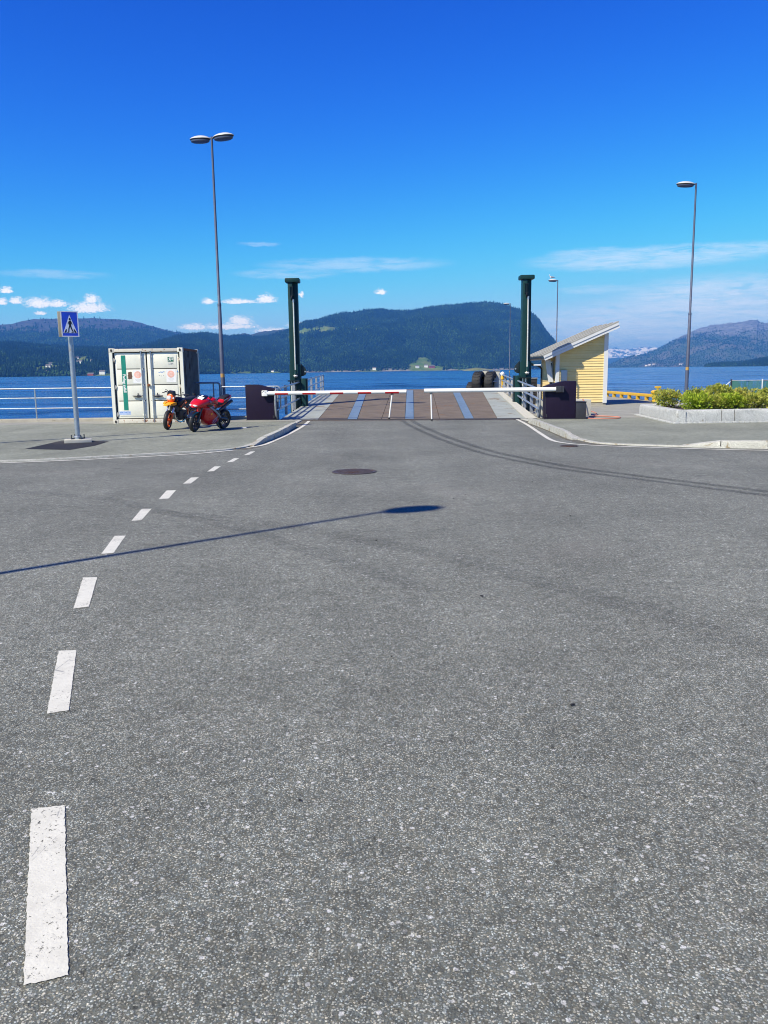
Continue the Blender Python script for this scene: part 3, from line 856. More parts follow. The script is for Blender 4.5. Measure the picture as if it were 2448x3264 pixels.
setting('asphalt_patch', MB().sheet([(-8.5, 19.55), (-7.28, 19.15), (-7.05, 20.2), (-7.12, 21.45), (-8.05, 22.05), (-8.52, 21.9)], PAVE_Z + 0.004), M_PATCH, smooth=None)

# dirt in the gutters, rust by the ramp, rubber marks
dirt = ribbon([(x, y) for x, y in kl[:30]], 0.42, 0.004, off=0.16).build('gutter_dirt', M_DUST_FILM, road, smooth=None)
dirt = ribbon([(x, y) for x, y in kr[:34]], 0.42, 0.004, off=-0.14).build('gutter_dirt', M_DUST_FILM, road, smooth=None)
ribbon([(-3.9, 29.85), (5.4, 28.7)], 0.45, 0.004).build('rust_stain', M_RUST_FILM, road, smooth=None)
MARK = [(1.02, 29.0), (1.2, 26.3), (1.46, 23.7), (1.72, 21.4), (2.05, 19.2), (2.42, 17.3), (2.9, 15.75), (3.35, 14.6), (3.83, 13.75), (4.7, 12.4), (5.6, 11.0), (7.0, 9.0), (8.5, 7.2)]
ml = [p.to_tuple()[:2] for p in curve_pts([(x, y, 0) for x, y in MARK], 5)]
ribbon(ml, 0.18, 0.004).build('tyre_mark', M_RUBBER_FILM, road, smooth=None)
ribbon(ml, 0.16, 0.004, off=-0.33).build('tyre_mark', M_RUBBER_FILM, road, smooth=None)
FAINT = film_mat('faint_rubber_film', (0.04, 0.042, 0.046), 0.14, 9.0)
ribbon([(-2.9, 10.4), (-1.0, 9.2), (0.6, 7.6), (2.0, 5.6), (3.0, 3.6)], 0.28, 0.004).build('tyre_mark', FAINT, road, smooth=None)
ribbon([(-8.0, 13.6), (-4.0, 11.6), (-1.5, 9.0), (0.4, 6.3)], 0.24, 0.008).build('tyre_mark', FAINT, road, smooth=None)

# ------------------------------------------------------------------ painted lines
DASH = [((-1.45, 3.105), (-1.325, 3.13), (-0.945, 2.16), (-1.06, 2.12)), ((-2.09, 5.05), (-1.98, 5.06), (-1.67, 4.1), (-1.77, 4.06)),
        ((-2.62, 6.97), (-2.5, 6.98), (-2.25, 6.06), (-2.35, 6.01)), ((-2.94, 8.83), (-2.82, 8.83), (-2.67, 7.95), (-2.78, 7.92)),
        ((-3.16, 10.62), (-3.03, 10.63), (-2.92, 9.78), (-3.03, 9.74)), ((-3.27, 12.31), (-3.13, 12.33), (-3.03, 11.49), (-3.16, 11.46)),
        ((-3.25, 13.83), (-3.12, 13.85), (-3.08, 13.07), (-3.2, 13.05)), ((-3.18, 15.47), (-3.06, 15.46), (-3.04, 14.7), (-3.15, 14.66)),
        ((-3.07, 16.93), (-2.96, 16.97), (-2.97, 16.24), (-3.08, 16.14)), ((-2.95, 18.32), (-2.85, 18.36), (-2.86, 17.6), (-2.97, 17.55))]
rd = random.Random(3)
for d in DASH:
    pts = []
    for i in range(4):                          # a slightly ragged outline
        a, b = Vector(d[i]), Vector(d[(i + 1) % 4])
        n = 70 if i % 2 else 12
        for k in range(n):
            p = a.lerp(b, k / n)
            j = 0.0022 if k else 0.0
            pts.append((p.x + rd.uniform(-j, j), p.y + rd.uniform(-j, j) * 1.6))
    MB().sheet(pts, 0.004).build('lane_dash', M_PAINT, road, smooth=None)
LINE_L1 = [(-2.62, 29.5), (-2.58, 26.6), (-2.65, 23.6), (-2.77, 21.4), (-2.9, 19.9), (-3.2, 19.25)]
LINE_L2 = [(-3.34, 18.72), (-4.21, 17.9), (-5.97, 17.1), (-7.78, 16.55), (-12, 15.55), (-20, 13.95), (-46, 9.1)]
LINE_R = [(4.66, 28.75), (4.58, 26.9), (4.46, 25.0), (4.3, 22.9), (4.2, 21.5), (4.13, 20.3), (4.2, 19.55), (4.52, 18.92), (5.11, 18.42), (6.54, 17.62), (7.91, 17.02), (12, 15.75), (20, 13.6), (46, 7.1)]
for L in (LINE_L1, LINE_L2, LINE_R):
    ribbon([p.to_tuple()[:2] for p in curve_pts([(x, y, 0) for x, y in L], 6)], 0.11, 0.008).build('edge_line', M_PAINT, road, smooth=None)


# ------------------------------------------------------------------ kerbs: a flush course with raised stones on it
def kerb(line, raised, side, seed):
    rk = random.Random(seed)
    P_ = [Vector((x, y, 0)) for x, y in line]
    rg = []
    for i, p in enumerate(P_):
        d = (P_[min(i + 1, len(P_) - 1)] - P_[max(i - 1, 0)]).normalized()
        nrm = Vector((-d.y, d.x, 0)) * side
        zt = Vector((0, 0, PAVE_Z + 0.012 + rk.uniform(-0.003, 0.003)))
        rg.append([p - nrm * 0.07 + Vector((0, 0, -0.02)), p - nrm * 0.055 + zt, p + nrm * 0.08 + zt, p + nrm * 0.09 + Vector((0, 0, -0.02))])
    k_ = MB().ring(rg).build('kerb', KERBSTONE, smooth=None)
    tag(k_, kind='structure')
    for stretch in raised:
        P = [Vector((x, y, 0)) for x, y, h in stretch]
        for i in range(len(P) - 1):
            a, b = P[i], P[i + 1]
            d = (b - a).normalized()
            nrm = Vector((-d.y, d.x, 0)) * side
            a2, b2 = a + d * 0.012, b - d * 0.012
            h0, h1 = stretch[i][2], stretch[i + 1][2]
            j = [rk.uniform(-0.008, 0.008) for _ in range(4)]
            w, ch = 0.2, 0.03                       # battered road face, worn arris
            secs = []
            nseg = 4
            for s in range(nseg + 1):
                f = s / nseg
                p, h = a2.lerp(b2, f), h0 + (h1 - h0) * f + rk.uniform(-0.004, 0.004)
                h = max(h, 0.03)
                o = rk.uniform(-0.006, 0.006)
                c_ = min(ch, h * 0.4)
                ring = [p + nrm * (0.0 + o) + Vector((0, 0, -0.01)), p + nrm * (0.015 + o) + Vector((0, 0, h - c_ * 1.3)), p + nrm * (0.045 + o) + Vector((0, 0, h - c_ * 0.25)),
                        p + nrm * (0.08 + o) + Vector((0, 0, h + j[0])), p + nrm * (w - 0.01) + Vector((0, 0, h + j[1])), p + nrm * w + Vector((0, 0, -0.01))]
                secs.append(ring)
            MB().ring(secs).build('kerb_stone', KERBSTONE, k_, smooth=50)
    return k_


kerb(kl, [[(-2.95, 26.35, .15), (-2.96, 25.2, .16), (-2.97, 24.1, .155), (-2.99, 23.0, .16), (-3.05, 21.9, .15), (-3.12, 20.85, .14), (-3.26, 19.55, .03)]], 1, 4)
kerb(kr, [[(4.91, 26.9, .15), (4.92, 25.7, .16), (4.9, 24.5, .155), (4.88, 23.3, .15), (4.84, 22.1, .16), (4.8, 21.0, .15), (4.82, 20.2, .03)][::-1],
          [(6.55, 18.08, .03), (7.27, 17.74, .15), (8.15, 17.43, .16), (9.2, 17.08, .155), (10.3, 16.72, .16), (11.4, 16.38, .15), (12.6, 16.0, .155)]], 1, 5)


# ================================================================== things on the quay
def RX(a): return Matrix.Rotation(a, 4, 'X')
def RY(a): return Matrix.Rotation(a, 4, 'Y')
def RZ(a): return Matrix.Rotation(a, 4, 'Z')
def T(x, y, z): return Matrix.Translation((x, y, z))


G0 = PAVE_Z


# ------------------------------------------------------------------ street lamps
def lamp(x, y, h, heads, label, z=G0, band=1.62):
    t = thing('street_lamp', label, 'street lamp', (x, y, z), group='tall street lamps on the quay')
    s = h * 0.42
    MB().tube([(0, 0, 0), (0, 0, 0.9), (0, 0, s), (0, 0, s + 0.02), (0, 0, h)], [0.088, 0.082, 0.066, 0.052, 0.038], 14).build('pole', LAMP_POLE, t)
    MB().lathe([(0.16, 0), (0.16, 0.025), (0.1, 0.03), (0.1, 0.06)], 16, caps=True).build('base_flange', GALV_DULL, t)
    MB().lathe([(0.0785, band - 0.07), (0.079, band - 0.065), (0.078, band + 0.065), (0.0775, band + 0.07)], 14).build('warning_band', YELLOW_BAND, t)
    MB().lathe([(0.072, s - 0.06), (0.072, s), (0.056, s + 0.05)], 14).build('pole_collar', LAMP_POLE, t)
    for (dx, dy) in heads:
        hd = link(bpy.data.objects.new('lamp_head', None), t, (0, 0, h - 0.05))
        hd.rotation_euler = (0, R(-2), math.atan2(dy, dx))
        M = T(0.47, 0, 0) @ Matrix.Diagonal((1.0, 0.56, 1.0, 1.0))
        MB().lathe([(0.0, 0.115), (0.12, 0.108), (0.24, 0.085), (0.34, 0.05), (0.405, 0.012), (0.41, 0.0), (0.40, -0.008)], 32, M).build('hood', LAMP_HOOD, hd)
        MB().lathe([(0.40, -0.012), (0.385, -0.035), (0.365, -0.04)], 32, M).build('shade_rim', BLACK_PLASTIC, hd)
        MB().lathe([(0.37, -0.042), (0.36, -0.09), (0.3, -0.12), (0.15, -0.132), (0.0, -0.135)], 32, M).build('bowl', LAMP_UNDER, hd)
        MB().tube([(0, 0, 0), (0.12, 0, 0)], 0.03, 10).build('arm', LAMP_POLE, hd)
    return t


lamp(-5.95, 31.2, 10.0, [(-0.8, 0.28), (0.8, -0.28)], 'tall lamp with two heads rising behind the red motorcycle')
lamp(14.08, 38.6, 9.75, [(-1, 0.02)], 'tall lamp with one head rising behind the bushes of the planter')
lamp(16.2, 78, 9.95, [(-1, 0.0)], 'lamp behind the yellow hut with a gull on its head', z=-0.25)
lamp(16.45, 108, 10.2, [(-1, 0.05)], 'faraway thin lamp just left of the right green tower', z=-0.25)
lamp(-7.39, 3.75, 10.1, [(0.9, 0.42)], 'lamp left of the picture throwing its shadow across the road', z=0)
lamp(-10.62, 20.95, 10.15, [(0.98, 0.2)], 'lamp left of the picture throwing its shadow over the left pavement')

# gull on the lamp head
gt = thing('gull', 'white gull standing on the lamp head behind the yellow hut', 'bird', (15.6, 78, 9.98 - 0.25), rz=R(200))
MB().ring([[Vector((x, w * math.cos(a), z + hgt * math.sin(a))) for a in [2 * math.pi * k / 12 for k in range(12)]] for x, z, w, hgt in
           [(-0.26, 0.2, 0.015, 0.01), (-0.16, 0.2, 0.06, 0.055), (0.0, 0.2, 0.09, 0.09), (0.1, 0.23, 0.08, 0.085), (0.15, 0.3, 0.05, 0.06), (0.17, 0.36, 0.052, 0.055), (0.2, 0.4, 0.045, 0.045), (0.245, 0.395, 0.015, 0.015)]]).build('body', GULL_WHITE, gt)
for s in (-1, 1):
    MB().ring([[Vector((x, s * (0.075 + 0.02 * math.cos(a)), z + hgt * math.sin(a))) for a in [2 * math.pi * k / 8 for k in range(8)]] for x, z, hgt in
               [(-0.36, 0.2, 0.008), (-0.2, 0.22, 0.045), (0.0, 0.23, 0.07), (0.1, 0.24, 0.03)]]).build('wing', GULL_GREY, gt)
    MB().tube([(0.0, s * 0.03, 0.13), (0.01, s * 0.03, 0.0), (0.05, s * 0.03, 0.0)], 0.007, 6).build('leg', GULL_BEAK, gt)
MB().tube([(0.235, 0, 0.395), (0.3, 0, 0.385)], [0.014, 0.003], 6).build('beak', GULL_BEAK, gt)

# ------------------------------------------------------------------ pedestrian crossing sign
sg = thing('crossing_sign', 'blue pedestrian crossing sign on a grey post in a small concrete foot', 'road sign', (-7.88, 21.35, G0))
MB().tube([(0, 0, 0.07), (0, 0, 3.2)], 0.062, 16).build('post', GALV, sg)
MB().box((0, 0, 0.035), (0.66, 0.5, 0.1), rot=R(20), bev=0.012).build('concrete_foot', CONCRETE_PALE, sg)
MB().lathe([(0.1, 0.085), (0.1, 0.15), (0.075, 0.17), (0.075, 0.085)], 16).build('post_sleeve', GALV, sg)
for k in range(4):
    a = R(45 + 90 * k)
    cl_ = MB().box((0.14 * math.cos(a), 0.14 * math.sin(a), 0.1), (0.09, 0.035, 0.03), rot=a)
    cl_.tube([(0.17 * math.cos(a), 0.17 * math.sin(a), 0.06), (0.17 * math.cos(a), 0.17 * math.sin(a), 0.2)], 0.014, 8)
    cl_.build('anchor_bolt', DARK_METAL, sg)


def sign_panel(parent, M, print_it):
    """a square folded-edge plate; local x across, z up, face towards -y"""
    w, h = 0.21, 0.315
    o = MB().box((0, 0.012, 0), (2 * w, 0.024, 2 * h), bev=0.008).build('sign_panel', SIGN_BACK, parent)
    o.matrix_local = M
    fr = MB()
    for s in (-1, 1):
        fr.box((s * (w - 0.012), -0.003, 0), (0.024, 0.006, 2 * h - 0.05))
        fr.box((0, -0.003, s * (h - 0.012)), (2 * w, 0.006, 0.024))
    fr.build('white_border', SIGN_WHITE, o, smooth=None)
    if not print_it:
        return o
    MB().box((0, -0.002, 0), (2 * w - 0.05, 0.004, 2 * h - 0.05)).build('blue_field', SIGN_BLUE, o, smooth=None)
    F = T(0, -0.004, 0) @ RX(R(90))

    def flat(polys, m, name, d):
        b = MB()
        for p in polys:
            b.prism(p, d, F @ T(0, 0, 0))
        b.build(name, m, o, smooth=None)
    flat([[(-0.17, -0.225), (0.17, -0.225), (0.0, 0.225)]], SIGN_WHITE, 'white_triangle', 0.002)
    fig = [[(0.024 * math.cos(2 * math.pi * k / 12) + 0.004, 0.118 + 0.03 * math.sin(2 * math.pi * k / 12)) for k in range(12)],
           [(-0.018, 0.08), (0.026, 0.082), (0.034, 0.03), (0.024, -0.04), (-0.02, -0.04), (-0.026, 0.03)],
           [(-0.02, 0.076), (-0.03, 0.055), (-0.052, 0.0), (-0.04, -0.008), (-0.016, 0.05)], [(0.026, 0.078), (0.04, 0.05), (0.062, -0.005), (0.05, -0.014), (0.02, 0.045)],
           [(-0.02, -0.038), (0.012, -0.038), (-0.022, -0.125), (-0.03, -0.2), (-0.055, -0.2), (-0.045, -0.11)], [(-0.006, -0.038), (0.026, -0.038), (0.046, -0.115), (0.078, -0.19), (0.056, -0.2), (0.018, -0.12)],
           [(-0.15, -0.214), (-0.1, -0.214), (-0.08, -0.13), (-0.106, -0.13)], [(0.1, -0.214), (0.15, -0.214), (0.106, -0.13), (0.08, -0.13)], [(-0.085, -0.214), (-0.04, -0.214), (-0.042, -0.2), (-0.08, -0.2)], [(0.02, -0.214), (0.076, -0.214), (0.078, -0.2), (0.03, -0.2)]]
    flat(fig, SIGN_BLACK, 'walking_figure', 0.004)
    return o


sign_panel(sg, T(0.045, -0.085, 2.98) @ RZ(R(32)), True)
sign_panel(sg, T(-0.1, 0.1, 2.985) @ RZ(R(26)) @ RZ(math.pi), True)
MB().box((0, 0, 2.8), (0.14, 0.16, 0.04), rot=R(24)).build('clamp', GALV, sg)
MB().box((0, 0, 3.12), (0.14, 0.16, 0.04), rot=R(24)).build('clamp', GALV, sg)


# ------------------------------------------------------------------ quay railings
def railing(label, pts, every, rails, group, end_loops=(False, False), m=GALV, base=0.1, r=0.026, post_r=0.026):
    P = [Vector((x, y, 0)) for x, y in pts]
    t = thing('quay_railing', label, 'railing', P[0], group=group)
    o = P[0]
    for a, b in zip(P[:-1], P[1:]):
        n = max(1, round((b - a).length / every))
        for k in range(n + 1):
            p = a.lerp(b, k / n) - o
            ps = MB().tube([(p.x, p.y, base), (p.x, p.y, rails[0])], post_r, 10)
            ps.box((p.x, p.y, base + 0.01), (0.11, 0.11, 0.02))
            ps.build('post', m, t)
    for i, z in enumerate(rails):
        line = [p - o + Vector((0, 0, z)) for p in P]
        if end_loops[1] and i == 0:
            d = (P[-1] - P[-2]).normalized()
            e = line[-1]
            arc = [e + d * (0.14 + 0.1 * math.sin(a)) + Vector((0, 0, -0.1 + 0.1 * math.cos(a))) for a in [math.pi / 2 * k / 5 for k in range(6)]]
            line += arc + [e + d * 0.24 + Vector((0, 0, rails[-1] - z + 0.1)), e + d * 0.2 + Vector((0, 0, rails[-1] - z + 0.02)), e + Vector((0, 0, rails[-1] - z))]
        MB().tube(line, r if i == 0 else r * 0.85, 10).build('rail', m, t)
    return t


QR = 'steel railings along the quay edge'
railing('long three-bar railing on the quay edge left of the container', [(-10.02, 31.0), (-45, 31.6)], 1.45, (1.25, 0.9, 0.52), QR)
railing('dark looped railing between the container and the two-headed lamp', [(-9.6, 31.45), (-6.35, 31.4)], 1.6, (1.37, 0.84, 0.45), QR, (False, True), GALV_DULL, r=0.034)
railing('short railing behind the left barrier cabinet with looped end', [(-5.95, 30.95), (-4.0, 30.75)], 1.1, (1.22, 0.82, 0.4), QR, (False, True))
railing('short railing behind the right barrier cabinet', [(6.75, 29.55), (5.78, 29.7)], 0.9, (1.06, 0.7, 0.3), QR, (False, False))

# concrete upstand at the quay edge, in lengths
up = tag(MB().box((-25.0, 31.05, 0.05), (42.2, 0.36, 0.1)).build('quay_upstand', CONCRETE, smooth=None), kind='structure')
x = -3.98
rk = random.Random(11)
while x > -46:
    L = rk.uniform(2.4, 3.0)
    yy = 31.12 + (-x - 4) * 0.008
    MB().box((x - L / 2, yy, 0.065 + rk.uniform(-0.004, 0.004)), (L - 0.016, 0.44, 0.13), bev=0.015).build('coping_block', CONCRETE, up, smooth=30)
    x -= L

# ------------------------------------------------------------------ freight container
CW, CH, CL = 2.53, 2.6, 3.0
ct = thing('freight_container', 'cream steel freight container with rusty frame and double doors on the quay', 'container', (-8.17, 29.08, G0), rz=R(2))
hw = CW / 2


def cu(u): return u - hw


for s in (-1, 1):
    for yy in (0.05, CL - 0.05):
        MB().box((s * (hw - 0.055), yy, CH / 2), (0.11, 0.1, CH - 0.3)).build('corner_post', CONT_WHITE, ct, smooth=None)
MB().box((0, 0.05, CH - 0.075), (CW - 0.34, 0.09, 0.11), bev=0.01).build('door_header', CONT_RUST, ct)
MB().box((0, 0.06, 0.085), (CW - 0.34, 0.1, 0.15), bev=0.01).build('door_sill', CONT_RUST, ct)
for s in (-1, 1):
    MB().box((s * (hw - 0.05), CL / 2, CH - 0.05), (0.07, CL - 0.34, 0.07)).build('top_rail', RUST if s > 0 else CONT_RUST, ct)
    MB().box((s * (hw - 0.05), CL / 2, 0.09), (0.07, CL - 0.34, 0.14)).build('bottom_rail', CONT_RUST, ct)
MB().box((0, CL - 0.05, CH / 2), (CW - 0.24, 0.04, CH - 0.1)).build('end_wall', CONT_WHITE, ct)
MB().box((0, CL / 2, CH - 0.04), (CW - 0.16, CL - 0.2, 0.03)).build('roof', CONT_RUST, ct)
for s in (-1, 1):
    for yy in (0.085, CL - 0.085):
        for zz in (0.075, CH - 0.075):
            cc_ = MB().box((s * (hw - 0.09), yy, zz), (0.185, 0.17, 0.15), bev=0.012)
            o_ = cc_.build('corner_casting', CONT_RUST if zz < 1 or s < 0 else CONT_WHITE, ct)
            if yy < 1:
                hole = [(0.035 * math.cos(2 * math.pi * k / 14), 0.05 * math.sin(2 * math.pi * k / 14)) for k in range(14)]
                MB().prism(hole, 0.006, T(s * (hw - 0.09), -0.002, zz) @ RX(R(90))).build('casting_hole', SEAM, o_)
    # corrugated sides
    prof, n = [], 12
    y0, y1 = 0.14, CL - 0.14
    for k in range(n):
        p = (y1 - y0) / n
        yy = y0 + k * p
        prof += [(yy, 0.0), (yy + p * 0.34, 0.0), (yy + p * 0.5, -0.036), (yy + p * 0.84, -0.036)]
    prof.append((y1, 0.0))
    sw = MB()
    out_ = [(s * (hw - 0.02 + d), y_, 0.14) for y_, d in prof]
    top_ = [(s * (hw - 0.02 + d), y_, CH - 0.08) for y_, d in prof]
    sw._add(out_ + top_, [(i, i + 1, len(prof) + i + 1, len(prof) + i) for i in range(len(prof) - 1)])
    sw.build('side_wall', CONT_SIDE_SHADED if s > 0 else CONT_WHITE, ct, smooth=None)
MB().box((0, 0.145, CH / 2), (CW - 0.2, 0.02, CH - 0.2)).build('door_seal', RUBBER_SEAL, ct, smooth=None)
z0, z1 = 0.19, 2.44
for (a, b, hinge) in ((0.17, 1.235, -1), (1.285, 2.36, 1)):
    d = MB().box((cu((a + b) / 2), 0.088, (z0 + z1) / 2), (b - a, 0.05, z1 - z0), bev=0.006).build('door', CONT_WHITE, ct)
    rows_ = [z0 + 0.075, 0.79, 1.34, 1.89, z1 - 0.075]
    for i in range(4):
        lo, hi = rows_[i] + (0.015 if i else 0), rows_[i + 1] - (0.015 if i < 3 else 0)
        MB().box((cu((a + b) / 2), 0.058, (lo + hi) / 2), (b - a - 0.13, 0.016, hi - lo), bev=0.005).build('door_panel', CONT_WHITE, d)
        if i:
            MB().box((cu((a + b) / 2), 0.0615, rows_[i]), (b - a - 0.14, 0.003, 0.03)).build('panel_groove', SEAM, d, smooth=None)
    for zz in (0.33, 1.27, 2.2):
        hx = a - 0.045 if hinge < 0 else b + 0.045
        hb_ = MB().box((cu(hx), 0.05, zz), (0.13, 0.03, 0.07), bev=0.006)
        hb_.tube([(cu(a - 0.02 if hinge < 0 else b + 0.02), 0.045, zz - 0.07), (cu(a - 0.02 if hinge < 0 else b + 0.02), 0.045, zz + 0.07)], 0.02, 8)
        hb_.build('hinge', CONT_RUST, d)
    rx = 1.09 if hinge < 0 else 1.42
    MB().tube([(cu(rx), 0.012, 0.06), (cu(rx), 0.012, CH - 0.1)], 0.021, 12).build('lock_rod', GALV, d)
    for zz in (0.1, CH - 0.14):
        MB().box((cu(rx), 0.03, zz), (0.075, 0.06, 0.08), bev=0.008).build('rod_cam', RUST if zz < 1 else DARK_METAL, d)
    for zz in (0.3, 0.78, 1.33, 1.88, 2.3):
        MB().box((cu(rx), 0.032, zz), (0.075, 0.05, 0.055), bev=0.006).build('rod_bracket', CONT_WHITE, d)
    s = -1 if hinge < 0 else 1
    hd = MB().tube([(cu(rx), -0.012, 0.97), (cu(rx) + s * 0.1, -0.02, 0.955), (cu(rx) + s * 0.36, -0.02, 0.965)], 0.014, 8)
    hd.box((cu(rx) + s * 0.17, 0.0, 0.955), (0.07, 0.05, 0.1), bev=0.006)
    hd.box((cu(rx) + s * 0.17, 0.0, 1.03), (0.03, 0.03, 0.06))
    hd.box((cu(rx) + s * 0.2, 0.02, 0.93), (0.28, 0.02, 0.025))
    hd.build('door_handle', DARK_METAL, d)
MB().lathe([(0.05, 0.0), (0.05, 0.04), (0.02, 0.05)], 12, T(cu(1.3), 0.03, 1.33) @ RX(R(90)), caps=True).build('lock_box', RUST, ct)


def decal(name, m, u0, u1, zz0, zz1, parent=ct, y=0.0475, t_=0.0015):
    return MB().box((cu((u0 + u1) / 2), y, (zz0 + zz1) / 2), (u1 - u0, t_, zz1 - zz0)).build(name, m, parent, smooth=None)


st = decal('green_stripe', STRIPE_GREEN, 0.39, 0.545, 0.47, 2.36)
text_mesh('Farleg avfall', 0.135, 'stripe_lettering', PAPER, st, T(cu(0.462), 0.0455, 1.40) @ RX(R(90)) @ RZ(R(-90)), bold=0.004)
F90 = RX(R(90))


def disc(name, m, u, z, r, y, parent, n=28, inner=0.0, a0=0.0, a1=360.0):
    b = MB()
    if inner:
        k0, k1 = R(a0), R(a1)
        pts_o = [(r * math.cos(k0 + (k1 - k0) * k / n), r * math.sin(k0 + (k1 - k0) * k / n)) for k in range(n + 1)]
        pts_i = [(p[0] * inner / r, p[1] * inner / r) for p in pts_o]
        for k in range(n):
            b.prism([pts_o[k], pts_o[k + 1], pts_i[k + 1], pts_i[k]], 0.0012, T(cu(u), y, z) @ F90)
    else:
        b.prism([(r * math.cos(2 * math.pi * k / n), r * math.sin(2 * math.pi * k / n)) for k in range(n)], 0.0012, T(cu(u), y, z) @ F90)
    return b.build(name, m, parent, smooth=None)


for uc, z_lo in ((0.94, 1.41), (2.085, 1.42)):
    po = decal('poster', PAPER, uc - 0.165, uc + 0.165, z_lo, z_lo + 0.44)
    disc('poster_circle', POSTER_PINK, uc - 0.005, z_lo + 0.28, 0.122, 0.0465, po)
    disc('poster_swirl', POSTER_PALE, uc - 0.005, z_lo + 0.28, 0.062, 0.045, po, 18, 0.042, 30, 330)
    disc('poster_swirl', POSTER_PALE, uc - 0.005, z_lo + 0.28, 0.024, 0.045, po, 10, 0.01, 0, 360)
    tl = MB()
    for k, wd in enumerate((0.2, 0.17, 0.1)):
        for j in range(5 if k < 2 else 3):
            n_ = 5 if k < 2 else 3
            tl.box((cu(uc - wd / 2 + wd * (j + 0.5) / n_), 0.0462, z_lo + 0.115 - k * 0.035), (wd / n_ - 0.008, 0.001, 0.01))
    tl.build('small_print', PRINT_GREY, po, smooth=None)
lg = decal('logo_panel', LOGO_GREEN, 1.995, 2.195, 2.125, 2.285)
disc('logo_swirl', PAPER, 2.115, 2.225, 0.066, 0.0465, lg, 22, 0.05, -60, 250)
disc('logo_swirl', PAPER, 2.11, 2.225, 0.034, 0.0465, lg, 18, 0.021, 20, 330)
MB().tube([(cu(2.025), 0.046, 2.14), (cu(2.05), 0.046, 2.175), (cu(2.075), 0.046, 2.2)], 0.008, 5).tube([(cu(2.035), 0.046, 2.25), (cu(2.055), 0.046, 2.2), (cu(2.05), 0.046, 2.17)], 0.007, 5).tube([(cu(2.05), 0.046, 2.185), (cu(2.105), 0.046, 2.16)], 0.007, 5).build('logo_plant', PAPER, lg, smooth=None)
text_mesh('SIM', 0.105, 'logo_lettering', PRINT_GREY, lg, T(cu(2.095), 0.046, 2.055) @ F90, bold=0.001, spacing=1.15)
bs = MB()
blob = [(0.0, 0.12), (0.04, 0.125), (0.075, 0.1), (0.06, 0.06), (0.07, 0.01), (0.08, -0.04), (0.055, -0.08), (0.06, -0.12), (0.02, -0.105), (-0.02, -0.125), (-0.045, -0.1), (-0.08, -0.11), (-0.06, -0.05), (-0.075, 0.0), (-0.05, 0.05), (-0.07, 0.09), (-0.035, 0.115)]
bs.prism([(x * 1.05, y * 1.05) for x, y in blob], 0.0012, T(cu(0.665), 0.0488, 1.665) @ F90).build('worn_sticker', STICKER_BROWN, ct, smooth=None)
lb = decal('bottom_label', PRINT_PALE_BLUE, 0.215, 0.615, 0.315, 0.435)
sl = MB()
for (u, w_, zz, h_) in ((0.27, 0.06, 0.405, 0.022), (0.33, 0.03, 0.395, 0.03), (0.39, 0.05, 0.41, 0.02), (0.45, 0.05, 0.4, 0.028), (0.53, 0.07, 0.41, 0.02), (0.58, 0.03, 0.39, 0.02)):
    sl.box((cu(u), 0.0462, zz), (w_, 0.001, h_))
sl.build('label_print', PRINT_BLUE, lb, smooth=None)
bl = MB()
for (u, w_, zz, h_) in ((1.68, 0.05, 1.765, 0.02), (1.73, 0.03, 1.775, 0.03), (1.78, 0.06, 1.77, 0.03), (1.84, 0.04, 1.78, 0.03), (2.31, 0.03, 1.79, 0.05)):
    bl.box((cu(u), 0.0488, zz), (w_, 0.001, h_))
bl.build('worn_sticker', PRINT_BLUE, ct, smooth=None)
gl = MB()
for (u, w_, zz) in ((1.68, 0.04, 1.655), (1.75, 0.015, 1.64), (1.82, 0.02, 1.65)):
    gl.box((cu(u), 0.0488, zz), (w_, 0.001, 0.03))
gl.build('faded_print', PRINT_GREY, ct, smooth=None)

# ------------------------------------------------------------------ ferry ramp (linkspan)
RN0, RN1, RF0, RF1 = Vector((-3.8, 30.2, 0.0)), Vector((5.42, 29.02, 0.0)), Vector((-3.2, 46.0, 0.64)), Vector((6.42, 46.0, 0.64))
rp = thing('ferry_ramp', 'wide steel ferry ramp of rust brown deck plates with three worn blue strips', 'ramp', (0.8, 29.6, 0))
RO = Vector((0.8, 29.6, 0))


def ramp_pt(un, uf, t, z=0.0):
    a, b = RN0.lerp(RN1, un), RF0.lerp(RF1, uf)
    return a.lerp(b, t) - RO + Vector((0, 0, z))


def plate(name, m, n0, n1, f0, f1, t0, t1, th=0.05, z=0.0, gap=0.008):
    gu, gt_ = gap / 9.3, gap / 16
    A = [ramp_pt(n0 + gu, f0 + gu, t0 + gt_, z - th), ramp_pt(n1 - gu, f1 - gu, t0 + gt_, z - th), ramp_pt(n1 - gu, f1 - gu, t1 - gt_, z - th), ramp_pt(n0 + gu, f0 + gu, t1 - gt_, z - th)]
    B = [p + Vector((0, 0, th)) for p in A]
    return MB().hexa(A + B).build(name, m, rp, smooth=None)


STRIPS = [(0.0, 0.155, 0.0, 0.1, GREY_DECK, 'edge_plate'), (0.155, 0.272, 0.1, 0.207, BROWN_DECK, 'deck_plate'), (0.272, 0.312, 0.207, 0.246, BLUE_STRIP, 'wear_strip'),
          (0.312, 0.406, 0.246, 0.385, BROWN_DECK, 'deck_plate'), (0.406, 0.498, 0.385, 0.472, BROWN_DECK, 'deck_plate'), (0.498, 0.533, 0.472, 0.511, BLUE_STRIP, 'wear_strip'),
          (0.533, 0.632, 0.511, 0.618, BROWN_DECK, 'deck_plate'), (0.632, 0.728, 0.618, 0.73, BROWN_DECK, 'deck_plate'), (0.728, 0.763, 0.73, 0.77, BLUE_STRIP, 'wear_strip'),
          (0.763, 0.852, 0.77, 0.9, BROWN_DECK, 'deck_plate'), (0.852, 0.955, 0.9, 0.972, GREY_DECK, 'edge_plate'), (0.955, 1.0, 0.972, 1.0, CONCRETE_PALE, 'kerb_plate')]
